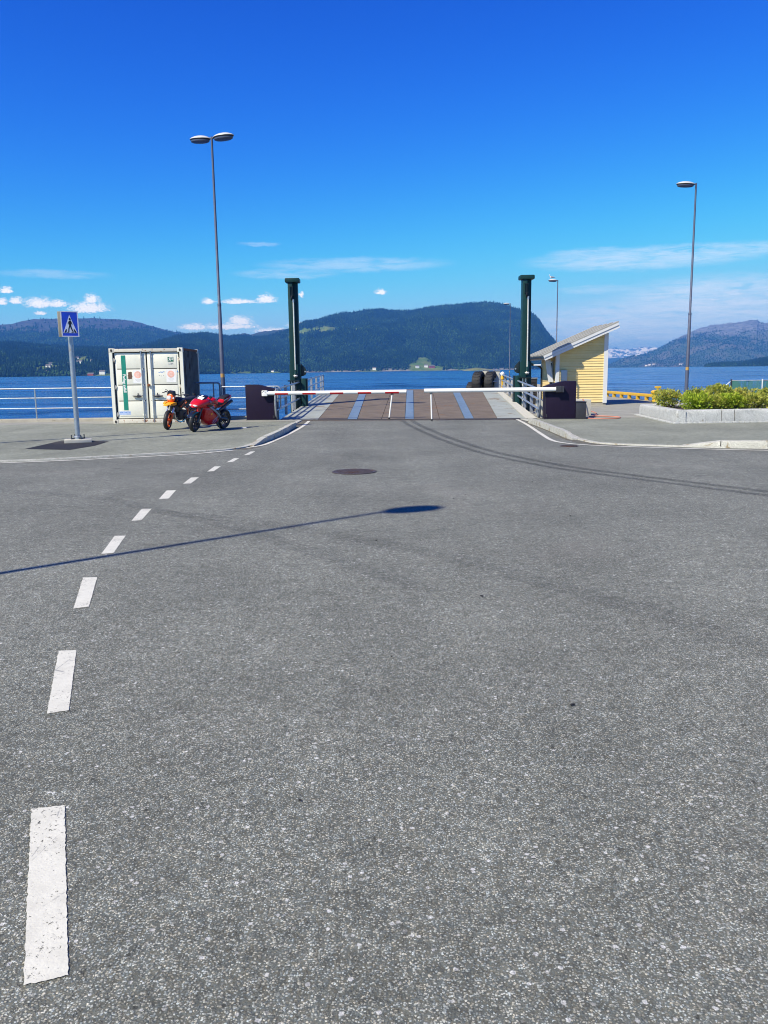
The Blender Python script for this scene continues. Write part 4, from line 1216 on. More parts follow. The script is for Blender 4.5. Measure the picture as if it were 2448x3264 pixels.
for (n0, n1, f0, f1, m, nm) in STRIPS:
    if nm == 'wear_strip':
        plate(nm, m, n0, n1, f0, f1, 0.012, 1.0, z=0.012)
    elif nm == 'kerb_plate':
        plate(nm, m, n0, n1, f0, f1, 0.0, 1.0, z=0.03)
    else:
        plate(nm, m, n0, n1, f0, f1, 0.012, 0.37)
        plate(nm, m, n0, n1, f0, f1, 0.37, 1.0)
plate('end_flap', BROWN_DECK, 0.0, 1.0, 0.0, 1.0, 1.0, 1.05, z=0.004)
plate('hinge_lip', SEAM, 0.0, 1.0, 0.0, 1.0, -0.004, 0.012, z=0.012)
bt = MB()
A = [ramp_pt(0, 0, 0.0, -0.9), ramp_pt(1, 1, 0.0, -0.9), ramp_pt(1, 1, 1.03, -1.5), ramp_pt(0, 0, 1.03, -1.5)]
B = [ramp_pt(0, 0, 0.0, -0.056), ramp_pt(1, 1, 0.0, -0.056), ramp_pt(1, 1, 1.03, -0.056), ramp_pt(0, 0, 1.03, -0.056)]
bt.hexa(A + B).build('ramp_body', SEAM, rp, smooth=None)


def ramp_rail(u, label, near_h, far_h, sgn, posts):
    t = thing('ramp_railing', label, 'railing', RO, group='railings along the ferry ramp')
    hs = (1.0, 0.66, 0.33)

    def p(tt, f, du=0.0):
        return ramp_pt(u, u, tt) + Vector((sgn * (0.05 + du), 0, (near_h + (far_h - near_h) * tt) * f))
    for k in range(posts):
        tt = 0.05 + 0.93 * k / (posts - 1)
        a, b = p(tt, -0.05, 0.1), p(tt, 1.03, 0.1)
        ps = MB().box(((a.x + b.x) / 2, a.y, (a.z + b.z) / 2), (0.1, 0.12, b.z - a.z))
        ps.box((a.x - sgn * 0.04, a.y, b.z - 0.02), (0.14, 0.12, 0.04))
        ps.build('post', GALV_DULL, t, smooth=None)
    for f in hs:
        MB().tube([p(0.0, f)] + [p(tt / 8.0, f) for tt in range(1, 9)], 0.036, 10).build('rail', GALV, t)
    e = [p(0.0, 1.0), p(-0.012, 0.9), p(-0.016, 0.6), p(-0.012, 0.25), p(0.0, 0.06)]
    MB().tube(curve_pts(e, 4), 0.036, 10).build('end_bow', GALV_DULL, t)
    MB().tube([p(1.0, 0.0), p(1.0, 1.0)], 0.045, 10).build('end_post', GALV_DULL, t)
    return t


ramp_rail(0.0, 'grey railing on the left edge of the ferry ramp', 1.12, 0.9, -1, 8)
ramp_rail(1.0, 'grey railing on the right edge of the ferry ramp', 1.02, 0.84, 1, 8)

# lantern on the far end of the right railing
nl = thing('navigation_light', 'small round white lantern with yellow foot by the right ramp railing', 'lantern', (6.36, 44.2, 0.62))
MB().lathe([(0.0, 0.98), (0.08, 0.95), (0.115, 0.88), (0.1, 0.8), (0.08, 0.77)], 16).build('lens', WHITE_GLOSS, nl)
MB().lathe([(0.085, 0.77), (0.1, 0.7), (0.1, 0.58), (0.05, 0.55), (0.05, 0.0)], 16).build('lantern_base', YELLOW, nl)


# ------------------------------------------------------------------ barrier gates
def barrier(label, loc, rz, side, legs, stripes):
    """side +1: the boom reaches to +x from a cabinet whose tall end is at -x; -1 the mirror image"""
    t = thing('barrier_gate', label, 'barrier', loc, rz)
    s = side
    prof = [(-0.53, 0.0), (0.53, 0.0), (0.53, 1.1), (-0.05, 1.25), (-0.12, 1.262), (-0.53, 1.262)]
    prof = [(s * x, z) for x, z in prof]
    MB().prism(prof, 0.46, T(0, 0.46, 0.02) @ F90, bev=0.012).build('cabinet', PLUM, t)
    MB().box((0, 0.23, 0.012), (1.1, 0.5, 0.025)).build('base_plate', DARK_METAL, t)
    MB().box((s * 0.5, -0.004, 0.6), (0.012, 0.012, 1.02)).build('door_edge', CHARCOAL, t)
    for zz in (0.12, 0.98):
        MB().tube([(s * 0.46, -0.006, zz - 0.05), (s * 0.46, -0.006, zz + 0.05)], 0.018, 8).build('hinge', CHARCOAL, t)
    if side > 0:
        MB().box((0.19, -0.09, 0.97), (0.2, 0.17, 0.2), bev=0.02).build('boom_socket', WHITE_GLOSS, t)
        bp = MB()
        for dx in (-0.05, 0.0, 0.05):
            bp.box((0.17 + dx, -0.178, 1.03 + 0.01 * math.cos(dx * 60)), (0.028, 0.008, 0.025))
        bp.build('socket_bolt', DARK_METAL, t)
        b0, b1 = 0.28, 5.27
    else:
        MB().box((-0.05, -0.1, 1.02), (0.26, 0.18, 0.21), bev=0.012).build('boom_socket', CHARCOAL, t)
        sb = MB()
        for dx in (-0.13, 0.0, 0.09):
            sb.box((dx - 0.02, -0.193, 1.02), (0.03, 0.01, 0.2))
        sb.build('socket_strap', DARK_METAL, t)
        b0, b1 = 0.16, 4.62
    zb = 0.97 if side > 0 else 1.02
    by = -0.1
    MB().tube([(s * b0, by, zb), (s * b1, by, zb)], 0.07 if side > 0 else 0.072, 20).build('boom', WHITE_GLOSS, t)
    MB().tube([(s * b1, by, zb), (s * (b1 + 0.02), by, zb)], 0.074, 20).build('boom_cap', WHITE_DULL, t)
    for (x0, x1) in stripes:
        a = [R(178), R(194), R(210), R(226), R(242)]
        rg = [[Vector((s * x, by + 0.0715 * math.cos(k), zb + 0.0715 * math.sin(k))) for k in a] for x in (x0, (x0 + x1) / 2, x1)]
        MB().ring(rg, closed=False, caps=False).build('red_stripe', RED_TAPE, t)
    for (x, dx) in legs:
        lg_ = link(bpy.data.objects.new('support_leg', None), t)
        MB().tube([(s * x, by, zb - 0.08), (s * x + dx, by, 0.03)], 0.026, 10).build('leg_tube', WHITE_GLOSS, lg_)
        MB().tube([(s * x + dx, by, 0.06), (s * x + dx, by, 0.0)], 0.034, 10).build('rubber_foot', BLACK_PLASTIC, lg_)
        MB().box((s * x, by, zb - 0.09), (0.09, 0.05, 0.06)).build('leg_bracket', DARK_METAL, lg_)
    return t


barrier('left barrier, its white boom carrying five red stripes', (-4.42, 30.1, G0), R(-2.5), 1, [(4.78, -0.12)], [(0.57, 1.04), (1.56, 2.04), (2.55, 3.03), (3.55, 4.03), (4.53, 5.02)])
barrier('right barrier, its plain white boom without stripes', (6.06, 28.34, G0), R(-2.5), -1, [(4.4, 0.02)], [])

# ------------------------------------------------------------------ lifting towers of the ramp
def tower(label, x, y, s):
    """s=+1: bracket and housing on the +x side (towards the ramp)"""
    t = thing('lifting_tower', label, 'tower', (x, y, -0.1), group='green lifting towers of the ferry ramp')
    top = 5.6
    # lit half of the column stands proud of the recessed half
    MB().box((-0.095, 0.0, top / 2 - 0.9), (0.2, 0.46, top + 1.8), bev=0.015).build('column', GREEN_STEEL, t)
    MB().box((0.11, 0.1, top / 2 - 0.9), (0.19, 0.32, top + 1.8), bev=0.015).build('column_rear', GREEN_STEEL, t)
    MB().box((0, 0.02, top + 0.08), (0.62, 0.62, 0.18), bev=0.05).build('cap', GREEN_STEEL, t)
    MB().box((0, 0.05, 0.7), (0.48, 0.44, 2.9), bev=0.02).build('lower_sleeve', GREEN_STEEL, t)
    wb = MB()
    for dx in (-0.1, -0.04, 0.02):
        wb.box((dx, -0.25, top - 0.38), (0.016, 0.03, 0.36))
    wb.box((-0.04, -0.25, top - 0.19), (0.17, 0.035, 0.02))
    wb.box((-0.04, -0.25, top - 0.57), (0.17, 0.035, 0.02))
    wb.build('pulley_frame', GREEN_DARK, t, smooth=None)
    MB().lathe([(0.09, -0.025), (0.09, 0.025)], 16, T(-0.04, -0.27, top - 0.66) @ RY(R(90)), caps=True).build('pulley', BLACK_PLASTIC, t)
    MB().tube([(0.035, -0.29, top - 0.72), (0.035, -0.29, top - 0.84)], 0.04, 10).build('rod_eye', GALV, t)
    MB().tube([(0.035, -0.29, top - 0.8), (0.035, -0.29, 1.9)], 0.03, 12).build('hydraulic_rod', ROD, t)
    MB().tube([(0.035, -0.29, 1.92), (0.035, -0.29, 1.72)], [0.035, 0.075], 12).build('rod_gland', GREEN_STEEL, t)
    MB().lathe([(0.08, 1.7), (0.1, 1.66), (0.06, 1.6)], 12, T(0.035, -0.29, 0)).build('rod_cap', ROD, t)
    MB().box((-0.06, -0.3, 1.45), (0.5, 0.3, 0.05), rot=R(8)).build('bracket_shelf', GREEN_DARK, t)
    for dx, r_ in ((-0.15, 0.03), (-0.03, 0.04), (0.05, 0.025)):
        MB().tube([(dx, -0.31, 1.44), (dx, -0.31, -1.2)], r_, 10).build('hydraulic_pipe', ROD if r_ > 0.028 else GREEN_DARK, t)
    MB().tube([(-0.03, -0.31, 0.9), (-0.03, -0.31, 0.84)], 0.055, 10).build('pipe_clamp', GALV_DULL, t)
    lug = [(0.0, 2.2), (0.1, 2.08), (0.2, 1.98), (0.235, 1.85), (0.21, 1.72), (0.12, 1.66), (0.0, 1.64)]
    MB().prism([(s * (0.25 + px_), pz) for px_, pz in lug], 0.08, T(0, 0.04, 0) @ F90, bev=0.01).build('lug_plate', GREEN_DARK, t)
    MB().lathe([(0.035, -0.06), (0.035, 0.06)], 12, T(s * 0.43, 0.0, 1.84) @ RX(R(90)), caps=True).build('lug_pin', GALV, t)
    MB().box((s * 0.36, -0.05, 0.2), (0.2, 0.34, 2.7), bev=0.012).build('guide_housing', GREEN_STEEL, t)
    MB().box((s * 0.49, 0.0, 0.2), (0.05, 0.3, 2.7)).build('guide_rail', GREEN_DARK, t)
    return t


tower('green lifting tower on the left side of the ferry ramp', -3.78, 36.5, 1)
tr = tower('green lifting tower on the right side, next to the yellow hut', 6.24, 36.5, -1)
MB().tube([(0.35, -0.1, 1.98), (0.66, -0.1, 1.98)], 0.03, 10).build('tube_lamp', WHITE_GLOSS, tr)
MB().box((0.3, -0.06, 1.98), (0.12, 0.1, 0.05)).build('lamp_bracket', GREEN_DARK, tr)

# ------------------------------------------------------------------ yellow hut
HX0, HX1, HY0, HY1 = 8.05, 10.4, 38.65, 42.2
hut = thing('yellow_hut', 'small yellow boarded hut with a steep single-pitch grey roof', 'hut', (HX0, HY0, G0))
W_, D_ = HX1 - HX0, HY1 - HY0
HL, HR = 2.36, 3.36                                   # wall heights, low and high side


def wall_h(x): return HL + (HR - HL) * x / W_


core = MB().hexa([Vector(p) for p in ((0.03, 0.03, 0.12), (W_ - 0.03, 0.03, 0.12), (W_ - 0.03, D_, 0.12), (0.03, D_, 0.12), (0.03, 0.03, HL - 0.03), (W_ - 0.03, 0.03, HR - 0.03), (W_ - 0.03, D_, HR - 0.03), (0.03, D_, HL - 0.03))])
core.build('wall_core', YELLOW_BOARD, hut, smooth=None)
MB().box((W_ / 2, D_ / 2, 0.06), (W_ - 0.04, D_ - 0.04, 0.12)).build('plinth', CONCRETE, hut, smooth=None)
rk = random.Random(5)
PITCH_B = 0.118
z = 0.14
while z < HR - 0.05:
    # front boards follow the roof slope
    x0 = 0.13
    if z + PITCH_B > HL:
        x0 = max(x0, (z + PITCH_B - HL) / (HR - HL) * W_ - 0.1)
    x1 = W_ - 0.13
    if x1 - x0 > 0.1:
        m = YELLOW_BOARD if rk.random() < 0.6 else YELLOW_BOARD_B
        o = rk.uniform(-0.002, 0.002)
        MB()._add([(x0, -0.008 + o, z), (x1, -0.008 + o, z), (x1, 0.024, z), (x0, 0.024, z), (x0, 0.014, z + PITCH_B - 0.008), (x1, 0.014, z + PITCH_B - 0.008), (x1, 0.03, z + PITCH_B - 0.008), (x0, 0.03, z + PITCH_B - 0.008)],
                  [(3, 2, 1, 0), (4, 5, 6, 7), (0, 1, 5, 4), (1, 2, 6, 5), (2, 3, 7, 6), (3, 0, 4, 7)]).build('board', m, hut, smooth=None)
    if z + PITCH_B < HL:
        o = rk.uniform(-0.002, 0.002)
        y0, y1 = 0.13, D_ - 0.02
        m = YELLOW_BOARD if rk.random() < 0.6 else YELLOW_BOARD_B
        MB()._add([(-0.008 + o, y0, z), (0.024, y0, z), (0.024, y1, z), (-0.008 + o, y1, z), (0.014, y0, z + PITCH_B - 0.008), (0.03, y0, z + PITCH_B - 0.008), (0.03, y1, z + PITCH_B - 0.008), (0.014, y1, z + PITCH_B - 0.008)],
                  [(3, 2, 1, 0), (4, 5, 6, 7), (0, 1, 5, 4), (1, 2, 6, 5), (2, 3, 7, 6), (3, 0, 4, 7)]).build('board', m, hut, smooth=None)
    z += PITCH_B
for x, w, hh in ((0.06, 0.15, HL + 0.03), (W_ - 0.08, 0.19, HR - 0.08)):
    MB().box((x, -0.012, 0.1 + (hh - 0.1) / 2), (w, 0.03, hh - 0.1)).build('corner_board', WHITE_DULL, hut, smooth=None)
MB().box((-0.012, 0.07, 0.1 + (HL - 0.1) / 2), (0.03, 0.13, HL - 0.1)).build('corner_board', WHITE_DULL, hut, smooth=None)
MB().box((-0.012, D_ - 0.05, 0.1 + (HL - 0.1) / 2), (0.03, 0.1, HL - 0.1)).build('corner_board', WHITE_DULL, hut, smooth=None)
# roof: from the low eave on the left to the high edge on the right
ang = math.atan2(HR - HL, W_)
OX0, OX1, OY0, OY1 = -0.62, W_ + 0.4, -0.42, D_ + 0.35


def roof_pt(x, y, up=0.0): return Vector((x - math.sin(ang) * up, y, wall_h(x) + math.cos(ang) * up))


roof = MB().hexa([roof_pt(OX0, OY0 + 0.03, 0.0), roof_pt(OX1, OY0 + 0.03, 0.0), roof_pt(OX1, OY1, 0.0), roof_pt(OX0, OY1, 0.0),
                  roof_pt(OX0, OY0 + 0.03, 0.2), roof_pt(OX1, OY0 + 0.03, 0.2), roof_pt(OX1, OY1, 0.2), roof_pt(OX0, OY1, 0.2)]).build('roof', SOFFIT, hut, smooth=None)
n = 9
for k in range(n):
    ya, yb = OY0 - 0.02 + (OY1 - OY0 + 0.04) * k / n, OY0 - 0.02 + (OY1 - OY0 + 0.04) * (k + 1) / n - 0.035
    u0, u1 = 0.203, 0.203 + (0.03 if k % 2 else 0.06)
    MB().hexa([roof_pt(OX0 - 0.03, ya, u0), roof_pt(OX1 + 0.03, ya, u0), roof_pt(OX1 + 0.03, yb, u0), roof_pt(OX0 - 0.03, yb, u0),
               roof_pt(OX0 - 0.03, ya, u1), roof_pt(OX1 + 0.03, ya, u1), roof_pt(OX1 + 0.03, yb, u1), roof_pt(OX0 - 0.03, yb, u1)]).build('roof_plank', ROOF_GREY, roof, smooth=None)
for (u0, u1, dy) in ((-0.03, 0.085, 0.0), (0.095, 0.2, -0.03)):
    MB().hexa([roof_pt(OX0, OY0 + dy, u0), roof_pt(OX1, OY0 + dy, u0), roof_pt(OX1, OY0 + 0.027, u0), roof_pt(OX0, OY0 + 0.027, u0),
               roof_pt(OX0, OY0 + dy, u1), roof_pt(OX1, OY0 + dy, u1), roof_pt(OX1, OY0 + 0.027, u1), roof_pt(OX0, OY0 + 0.027, u1)]).build('bargeboard', WHITE_DULL, roof, smooth=None)
ge = roof_pt(OX0, 0, 0.12)
gp = [(0.06 * math.cos(R(180 + 180 * k / 8)), 0.06 * math.sin(R(180 + 180 * k / 8))) for k in range(9)]
MB().ring([[Vector((ge.x - 0.05 + a, y, ge.z + b)) for a, b in gp] + [Vector((ge.x - 0.05 + a * 0.85, y, ge.z + b * 0.85)) for a, b in gp[::-1]] for y in (OY0 + 0.1, OY1 - 0.05)]).build('gutter', GUTTER, hut)
gy = D_ - 0.3
MB().tube(curve_pts([(ge.x - 0.05, gy, ge.z - 0.05), (ge.x - 0.04, gy, ge.z - 0.2), (-0.22, gy, ge.z - 0.38), (-0.08, gy, ge.z - 0.5), (-0.07, gy, ge.z - 0.75), (-0.07, gy, 0.12)], 4), 0.042, 10).build('downpipe', GUTTER, hut)
# window hatch standing open on the side wall
wn = MB().box((-0.015, 1.15, 1.55), (0.03, 0.78, 1.0)).build('window', WHITE_DULL, hut, smooth=None)
MB().box((-0.033, 1.15, 1.55), (0.008, 0.62, 0.84)).build('window_pane', SMOKE, wn, smooth=None)
sh = MB().box((0, 0, 0), (0.035, 0.5, 1.05)).build('hatch', WHITE_DULL, hut, smooth=None)
sh.location, sh.rotation_euler = (-0.2, 0.62, 1.6), (0, R(-10), R(14))
MB().box((-0.06, 0.95, 0.92), (0.08, 0.2, 0.32)).build('letter_box', CHARCOAL, hut, smooth=None)
# grey switch box on the front
sb_ = MB().box((0.33, -0.1, 1.39), (0.29, 0.17, 0.5), bev=0.03).build('switch_box', GREY_BOX, hut)
MB().box((0.33, -0.186, 1.39), (0.25, 0.012, 0.46), bev=0.01).build('box_lid', GREY_BOX, sb_)
MB().box((0.4, -0.1, 1.1), (0.2, 0.08, 0.08)).build('cable_gland', CHARCOAL, hut)
MB().tube(curve_pts([(0.27, -0.1, 1.12), (0.24, -0.12, 1.0), (0.26, -0.1, 0.6), (0.3, -0.1, 0.02)], 4), 0.016, 8).build('cable', HOSE, hut)

# dark louvred cabinet between the tower and the hut
eq = thing('louvred_cabinet', 'dark louvred cabinet in the shade between tower and hut', 'cabinet', (7.18, 40.6, G0))
MB().box((0, 0, 0.62), (0.62, 0.5, 1.24), bev=0.015).build('case', CHARCOAL, eq)
for k in range(6):
    MB().box((0, -0.262, 0.5 + k * 0.11), (0.44, 0.03, 0.025), rot=RX(R(30))).build('louvre', BLACK_PLASTIC, eq, smooth=None)
MB().box((0, 0, 1.26), (0.68, 0.56, 0.04)).build('lid', GALV_DULL, eq)

# concrete block behind the right barrier, low dark chest beside it, hose
cb = tag(MB().box((0, 0, 0.29), (1.9, 0.75, 0.58), bev=0.02).build('concrete_block', CONCRETE_PALE, loc=(6.68, 30.75, G0)), 'long pale concrete block lying behind the right barrier cabinet', 'concrete block')
dc = thing('steel_chest', 'low black steel chest against the right barrier cabinet', 'chest', (6.77, 28.5, G0), rz=R(-2.5))
MB().box((0, 0, 0.28), (0.34, 0.44, 0.56), bev=0.01).build('case', CHARCOAL, dc)
MB().box((0, 0, 0.575), (0.37, 0.47, 0.03), bev=0.006).build('lid', CHARCOAL, dc)
hs = curve_pts([(7.3, 30.35, 0.62), (7.36, 30.3, 0.5), (7.4, 30.25, 0.2), (7.35, 30.1, 0.04), (7.1, 29.4, 0.035), (6.98, 28.6, 0.035), (7.3, 28.05, 0.035), (8.0, 28.2, 0.035), (8.2, 28.9, 0.035), (7.6, 29.2, 0.06), (7.3, 29.3, 0.035), (7.9, 30.6, 0.035), (8.3, 33.0, 0.035), (8.6, 38.0, 0.035)], 7)
tag(MB().tube(hs, 0.022, 8).build('hose', HOSE), 'salmon red hose looped on the paving in front of the yellow hut', 'hose')

# ------------------------------------------------------------------ pier beyond the ramp: deck, yellow beams, posts, tyre fenders
setting('pier', MB().prism([(7.1, 52.1), (13.2, 52.1), (17.8, 114), (15.1, 114)], 3.4, T(0, 0, -3.2)), CONCRETE, smooth=None)


def tyre_fender(label, x, y, z, rz, r=0.66, w=0.52):
    t = thing('tyre_fender', label, 'tyre', (x, y, z), rz, group='tyre fenders at the end of the ramp')
    M = RY(R(90))
    prof = [(r * 0.56, -w * 0.36), (r * 0.62, -w * 0.47), (r * 0.8, -w * 0.52), (r * 0.93, -w * 0.47), (r * 0.985, -w * 0.36), (r, 0.0), (r * 0.985, w * 0.36), (r * 0.93, w * 0.47), (r * 0.8, w * 0.52), (r * 0.62, w * 0.47), (r * 0.56, w * 0.36)]
    MB().lathe(prof, 36, M).build('casing', BLACK, t)
    lug = MB()
    for k in range(20):
        a = 2 * math.pi * k / 20
        for s in (-1, 1):
            lug.box((0, 0, 0), (0.2, 0.07, 0.03), rot=T(s * w * 0.22, 0, 0) @ RX(a) @ T(0, 0, r * 1.0) @ RZ(R(30 * s)))
    lug.build('tread', BLACK, t, smooth=None)
    MB().lathe([(r * 0.56, -w * 0.3), (r * 0.2, -w * 0.26), (0.0, -w * 0.26)], 24, M).build('hub_plate', DARK_METAL, t)
    return t


tyre_fender('left tyre fender standing at the far end of the ramp', 5.55, 48.0, 0.95, R(-24))
tyre_fender('right tyre fender standing at the far end of the ramp', 6.25, 48.0, 0.95, R(-24), 0.65, 0.5)
tyre_fender('low tyre fender peeping out left below the two standing ones', 5.2, 48.2, 0.35, R(-24), 0.66, 0.46)
for x, y, h_, lb_ in ((6.03, 48.75, 1.66, 'pale concrete post between the two standing tyre fenders'), (6.62, 48.3, 1.62, 'pale concrete post right of the tyre fenders')):
    p_ = thing('fender_post', lb_, 'post', (x, y, 0), group='concrete posts carrying the tyre fenders')
    MB().box((0, 0, (h_ - 3) / 2), (0.32, 0.32, h_ + 3), bev=0.015).build('shaft', CONCRETE_PALE, p_)
    MB().box((0, 0, h_ + 0.02), (0.36, 0.36, 0.04)).build('cap', GALV_DULL, p_)
    MB().tube([(0.0, -0.17, 1.0), (-0.3, -0.3, 1.05)], 0.03, 8).build('tyre_bolt', GALV, p_)


def bull_rail(label, a, b, every, z):
    a, b = Vector(a), Vector(b)
    t = thing('bull_rail', label, 'bull rail', (a.x, a.y, z), group='yellow bull rails on the quay edges')
    d = b - a
    L = d.length
    t.rotation_euler = (0, 0, math.atan2(d.y, d.x))
    MB().box((L / 2, 0, 0.27), (L, 0.17, 0.15), bev=0.02).build('beam', YELLOW, t)
    n_ = max(2, round(L / every))
    for k in range(n_ + 1):
        MB().box((0.1 + (L - 0.2) * k / n_, 0, 0.1), (0.2, 0.15, 0.2)).build('chock', YELLOW, t)
    return t


bull_rail('yellow bull rail along the quay edge right of the hut', (13.45, 51.5, 0), (13.85, 42.0, 0), 1.3, G0)
bull_rail('yellow bull rail along the pier edge behind the tyre fenders', (7.3, 52.4, 0), (10.8, 80, 0), 2.2, 0.2)
bull_rail('yellow bull rail along the quay edge behind the planter', (14.2, 41.4, 0), (45.5, 41.4, 0), 2.2, G0)
bo = thing('bollard', 'yellow mooring bollard at the end of the bull rail, left of the bushes', 'bollard', (13.62, 41.6, G0))
MB().lathe([(0.17, 0), (0.17, 0.03), (0.13, 0.06), (0.12, 0.36), (0.2, 0.42), (0.21, 0.5), (0.15, 0.56), (0.0, 0.57)], 20, caps=True).build('stem', YELLOW, bo)
MB().box((0.1, -0.1, 0.72), (0.3, 0.1, 0.1), bev=0.01).build('cross_bar', YELLOW, bo)
MB().tube([(0.1, -0.1, 0.5), (0.1, -0.1, 0.7)], 0.05, 8).build('bar_stub', YELLOW, bo)

# ------------------------------------------------------------------ planter of granite blocks
pl = thing('stone_planter', 'granite block planter filled with dark soil on the right pavement', 'planter', (9.0, 25.45, G0))


def block(a, b, w, h_, seed, name='granite_block', chop=None):
    """block from a to b (its outer face), thickness w to the left of a->b"""
    rk_ = random.Random(seed)
    a, b = Vector((*a, 0)), Vector((*b, 0))
    d = (b - a).normalized()
    nrm = Vector((-d.y, d.x, 0))
    n_ = max(2, int((b - a).length / 0.16))
    rings = []
    for k in range(n_ + 1):
        p = a.lerp(b, k / n_)
        j = [rk_.uniform(-0.012, 0.012) for _ in range(8)]
        c_ = chop(k / n_) if chop else 0.0
        rings.append([p + nrm * (0.0 + j[0]) + Vector((0, 0, -0.02)), p + nrm * (j[1] - 0.004 + c_ * 0.3) + Vector((0, 0, h_ * 0.35)), p + nrm * (j[2] + c_ * 0.7) + Vector((0, 0, h_ * 0.72)), p + nrm * (0.006 + j[3] * 0.7 + c_) + Vector((0, 0, h_ - 0.02)), p + nrm * (0.025 + c_) + Vector((0, 0, h_ + j[4] * 0.3)),
                      p + nrm * (w - 0.02) + Vector((0, 0, h_ + j[5] * 0.3)), p + nrm * w + Vector((0, 0, h_ - 0.02)), p + nrm * w + Vector((0, 0, -0.02))])
    return MB().ring(rings).build(name, GRANITE, pl, smooth=40)


PH = 0.4
ex = Vector((1.0, 0.03, 0)).normalized()


def along(s): return (ex.x * s, ex.y * s)


sx_ = [0.27, 1.42, 1.83, 3.6, 4.9, 6.3, 7.4, 9.2, 10.5]
for k in range(len(sx_) - 1):
    block(along(sx_[k] + 0.012), along(sx_[k + 1] - 0.012), 0.3, PH, 20 + k)
cA = Vector((0.33, 4.68, 0))
dl = (cA).normalized()
block((cA.x, cA.y), (dl.x * 0.0, dl.y * 0.0 + 0.0), 0.3, PH - 0.005, 41, chop=lambda f: 0.06 * max(0, (f - 0.93) / 0.07))
block((0.02, 0.0), along(0.255), 0.3, PH - 0.005, 43, name='corner_block', chop=lambda f: 0.05 * (1 - f))
block((cA.x + 0.34, cA.y - 0.02), (cA.x + 0.01, cA.y), 0.3, PH - 0.005, 44)
for k in range(4):
    a_ = cA + Vector((0.36 + 2.5 * k, 0.0, 0))
    block((a_.x + 2.48, a_.y), (a_.x, a_.y), 0.3, PH, 50 + k)
MB().sheet([(0.2, 0.2), (10.6, 0.5), (10.6, 4.6), (0.5, 4.6)], PH - 0.07).build('soil', SOIL, pl, smooth=None)
# low course of setts round the foot
kk = 0
s = -0.12
while s < 10.6:
    L = 0.2 + 0.05 * math.sin(kk * 1.7)
    p = along(s)
    MB().box((p[0] + L / 2, p[1] - 0.1, 0.012), (L - 0.015, 0.11, 0.06), rot=R(1.7), bev=0.012).build('sett', GRANITE, pl)
    s += L
    kk += 1
s = 0.0
while s < 4.8:
    L = 0.22 + 0.05 * math.sin(kk * 1.7)
    q_ = dl * (s + L / 2)
    MB().box((q_.x - 0.1, q_.y, 0.012), (0.11, L - 0.015, 0.06), rot=-math.atan2(dl.x, dl.y), bev=0.012).build('sett', GRANITE, pl)
    s += L
    kk += 1


def leaf_mat(name, cols, seed):
    m, q = new_mat(name)
    at_ = q.add('ShaderNodeAttribute', {'attribute_name': 'tone'}).outputs['Fac']
    oi = q.add('ShaderNodeObjectInfo').outputs['Random']
    f = q.m('ADD', at_, q.m('MULTIPLY', q.m('SUBTRACT', oi, 0.5), 0.25), clamp=True)
    cr = q.add('ShaderNodeValToRGB')
    e = cr.color_ramp.elements
    e[0].position, e[0].color = 0.0, (*cols[0], 1)
    e[1].position, e[1].color = 1.0, (*cols[-1], 1)
    for i, c in enumerate(cols[1:-1]):
        n_ = e.new((i + 1) / (len(cols) - 1))
        n_.color = (*c, 1)
    q.put(cr.inputs[0], f)
    b = q.add('ShaderNodeBsdfPrincipled', None, Base_Color=cr.outputs[0], Roughness=0.55)
    b.inputs['Specular IOR Level'].default_value = 0.3
    tl_ = q.add('ShaderNodeBsdfTranslucent', None, Color=cr.outputs[0])
    mx = q.add('ShaderNodeMixShader', None, Fac=0.25)
    q.put(mx.inputs[1], b)
    q.put(mx.inputs[2], tl_)
    q.add('ShaderNodeOutputMaterial', None, Surface=mx)
    return m


LEAF_OLIVE = leaf_mat('olive_leaf', [(0.06, 0.1, 0.015), (0.2, 0.26, 0.035), (0.4, 0.42, 0.07), (0.46, 0.36, 0.09)], 1)
LEAF_LIME = leaf_mat('lime_leaf', [(0.07, 0.14, 0.01), (0.22, 0.33, 0.02), (0.4, 0.48, 0.04), (0.47, 0.48, 0.07)], 2)


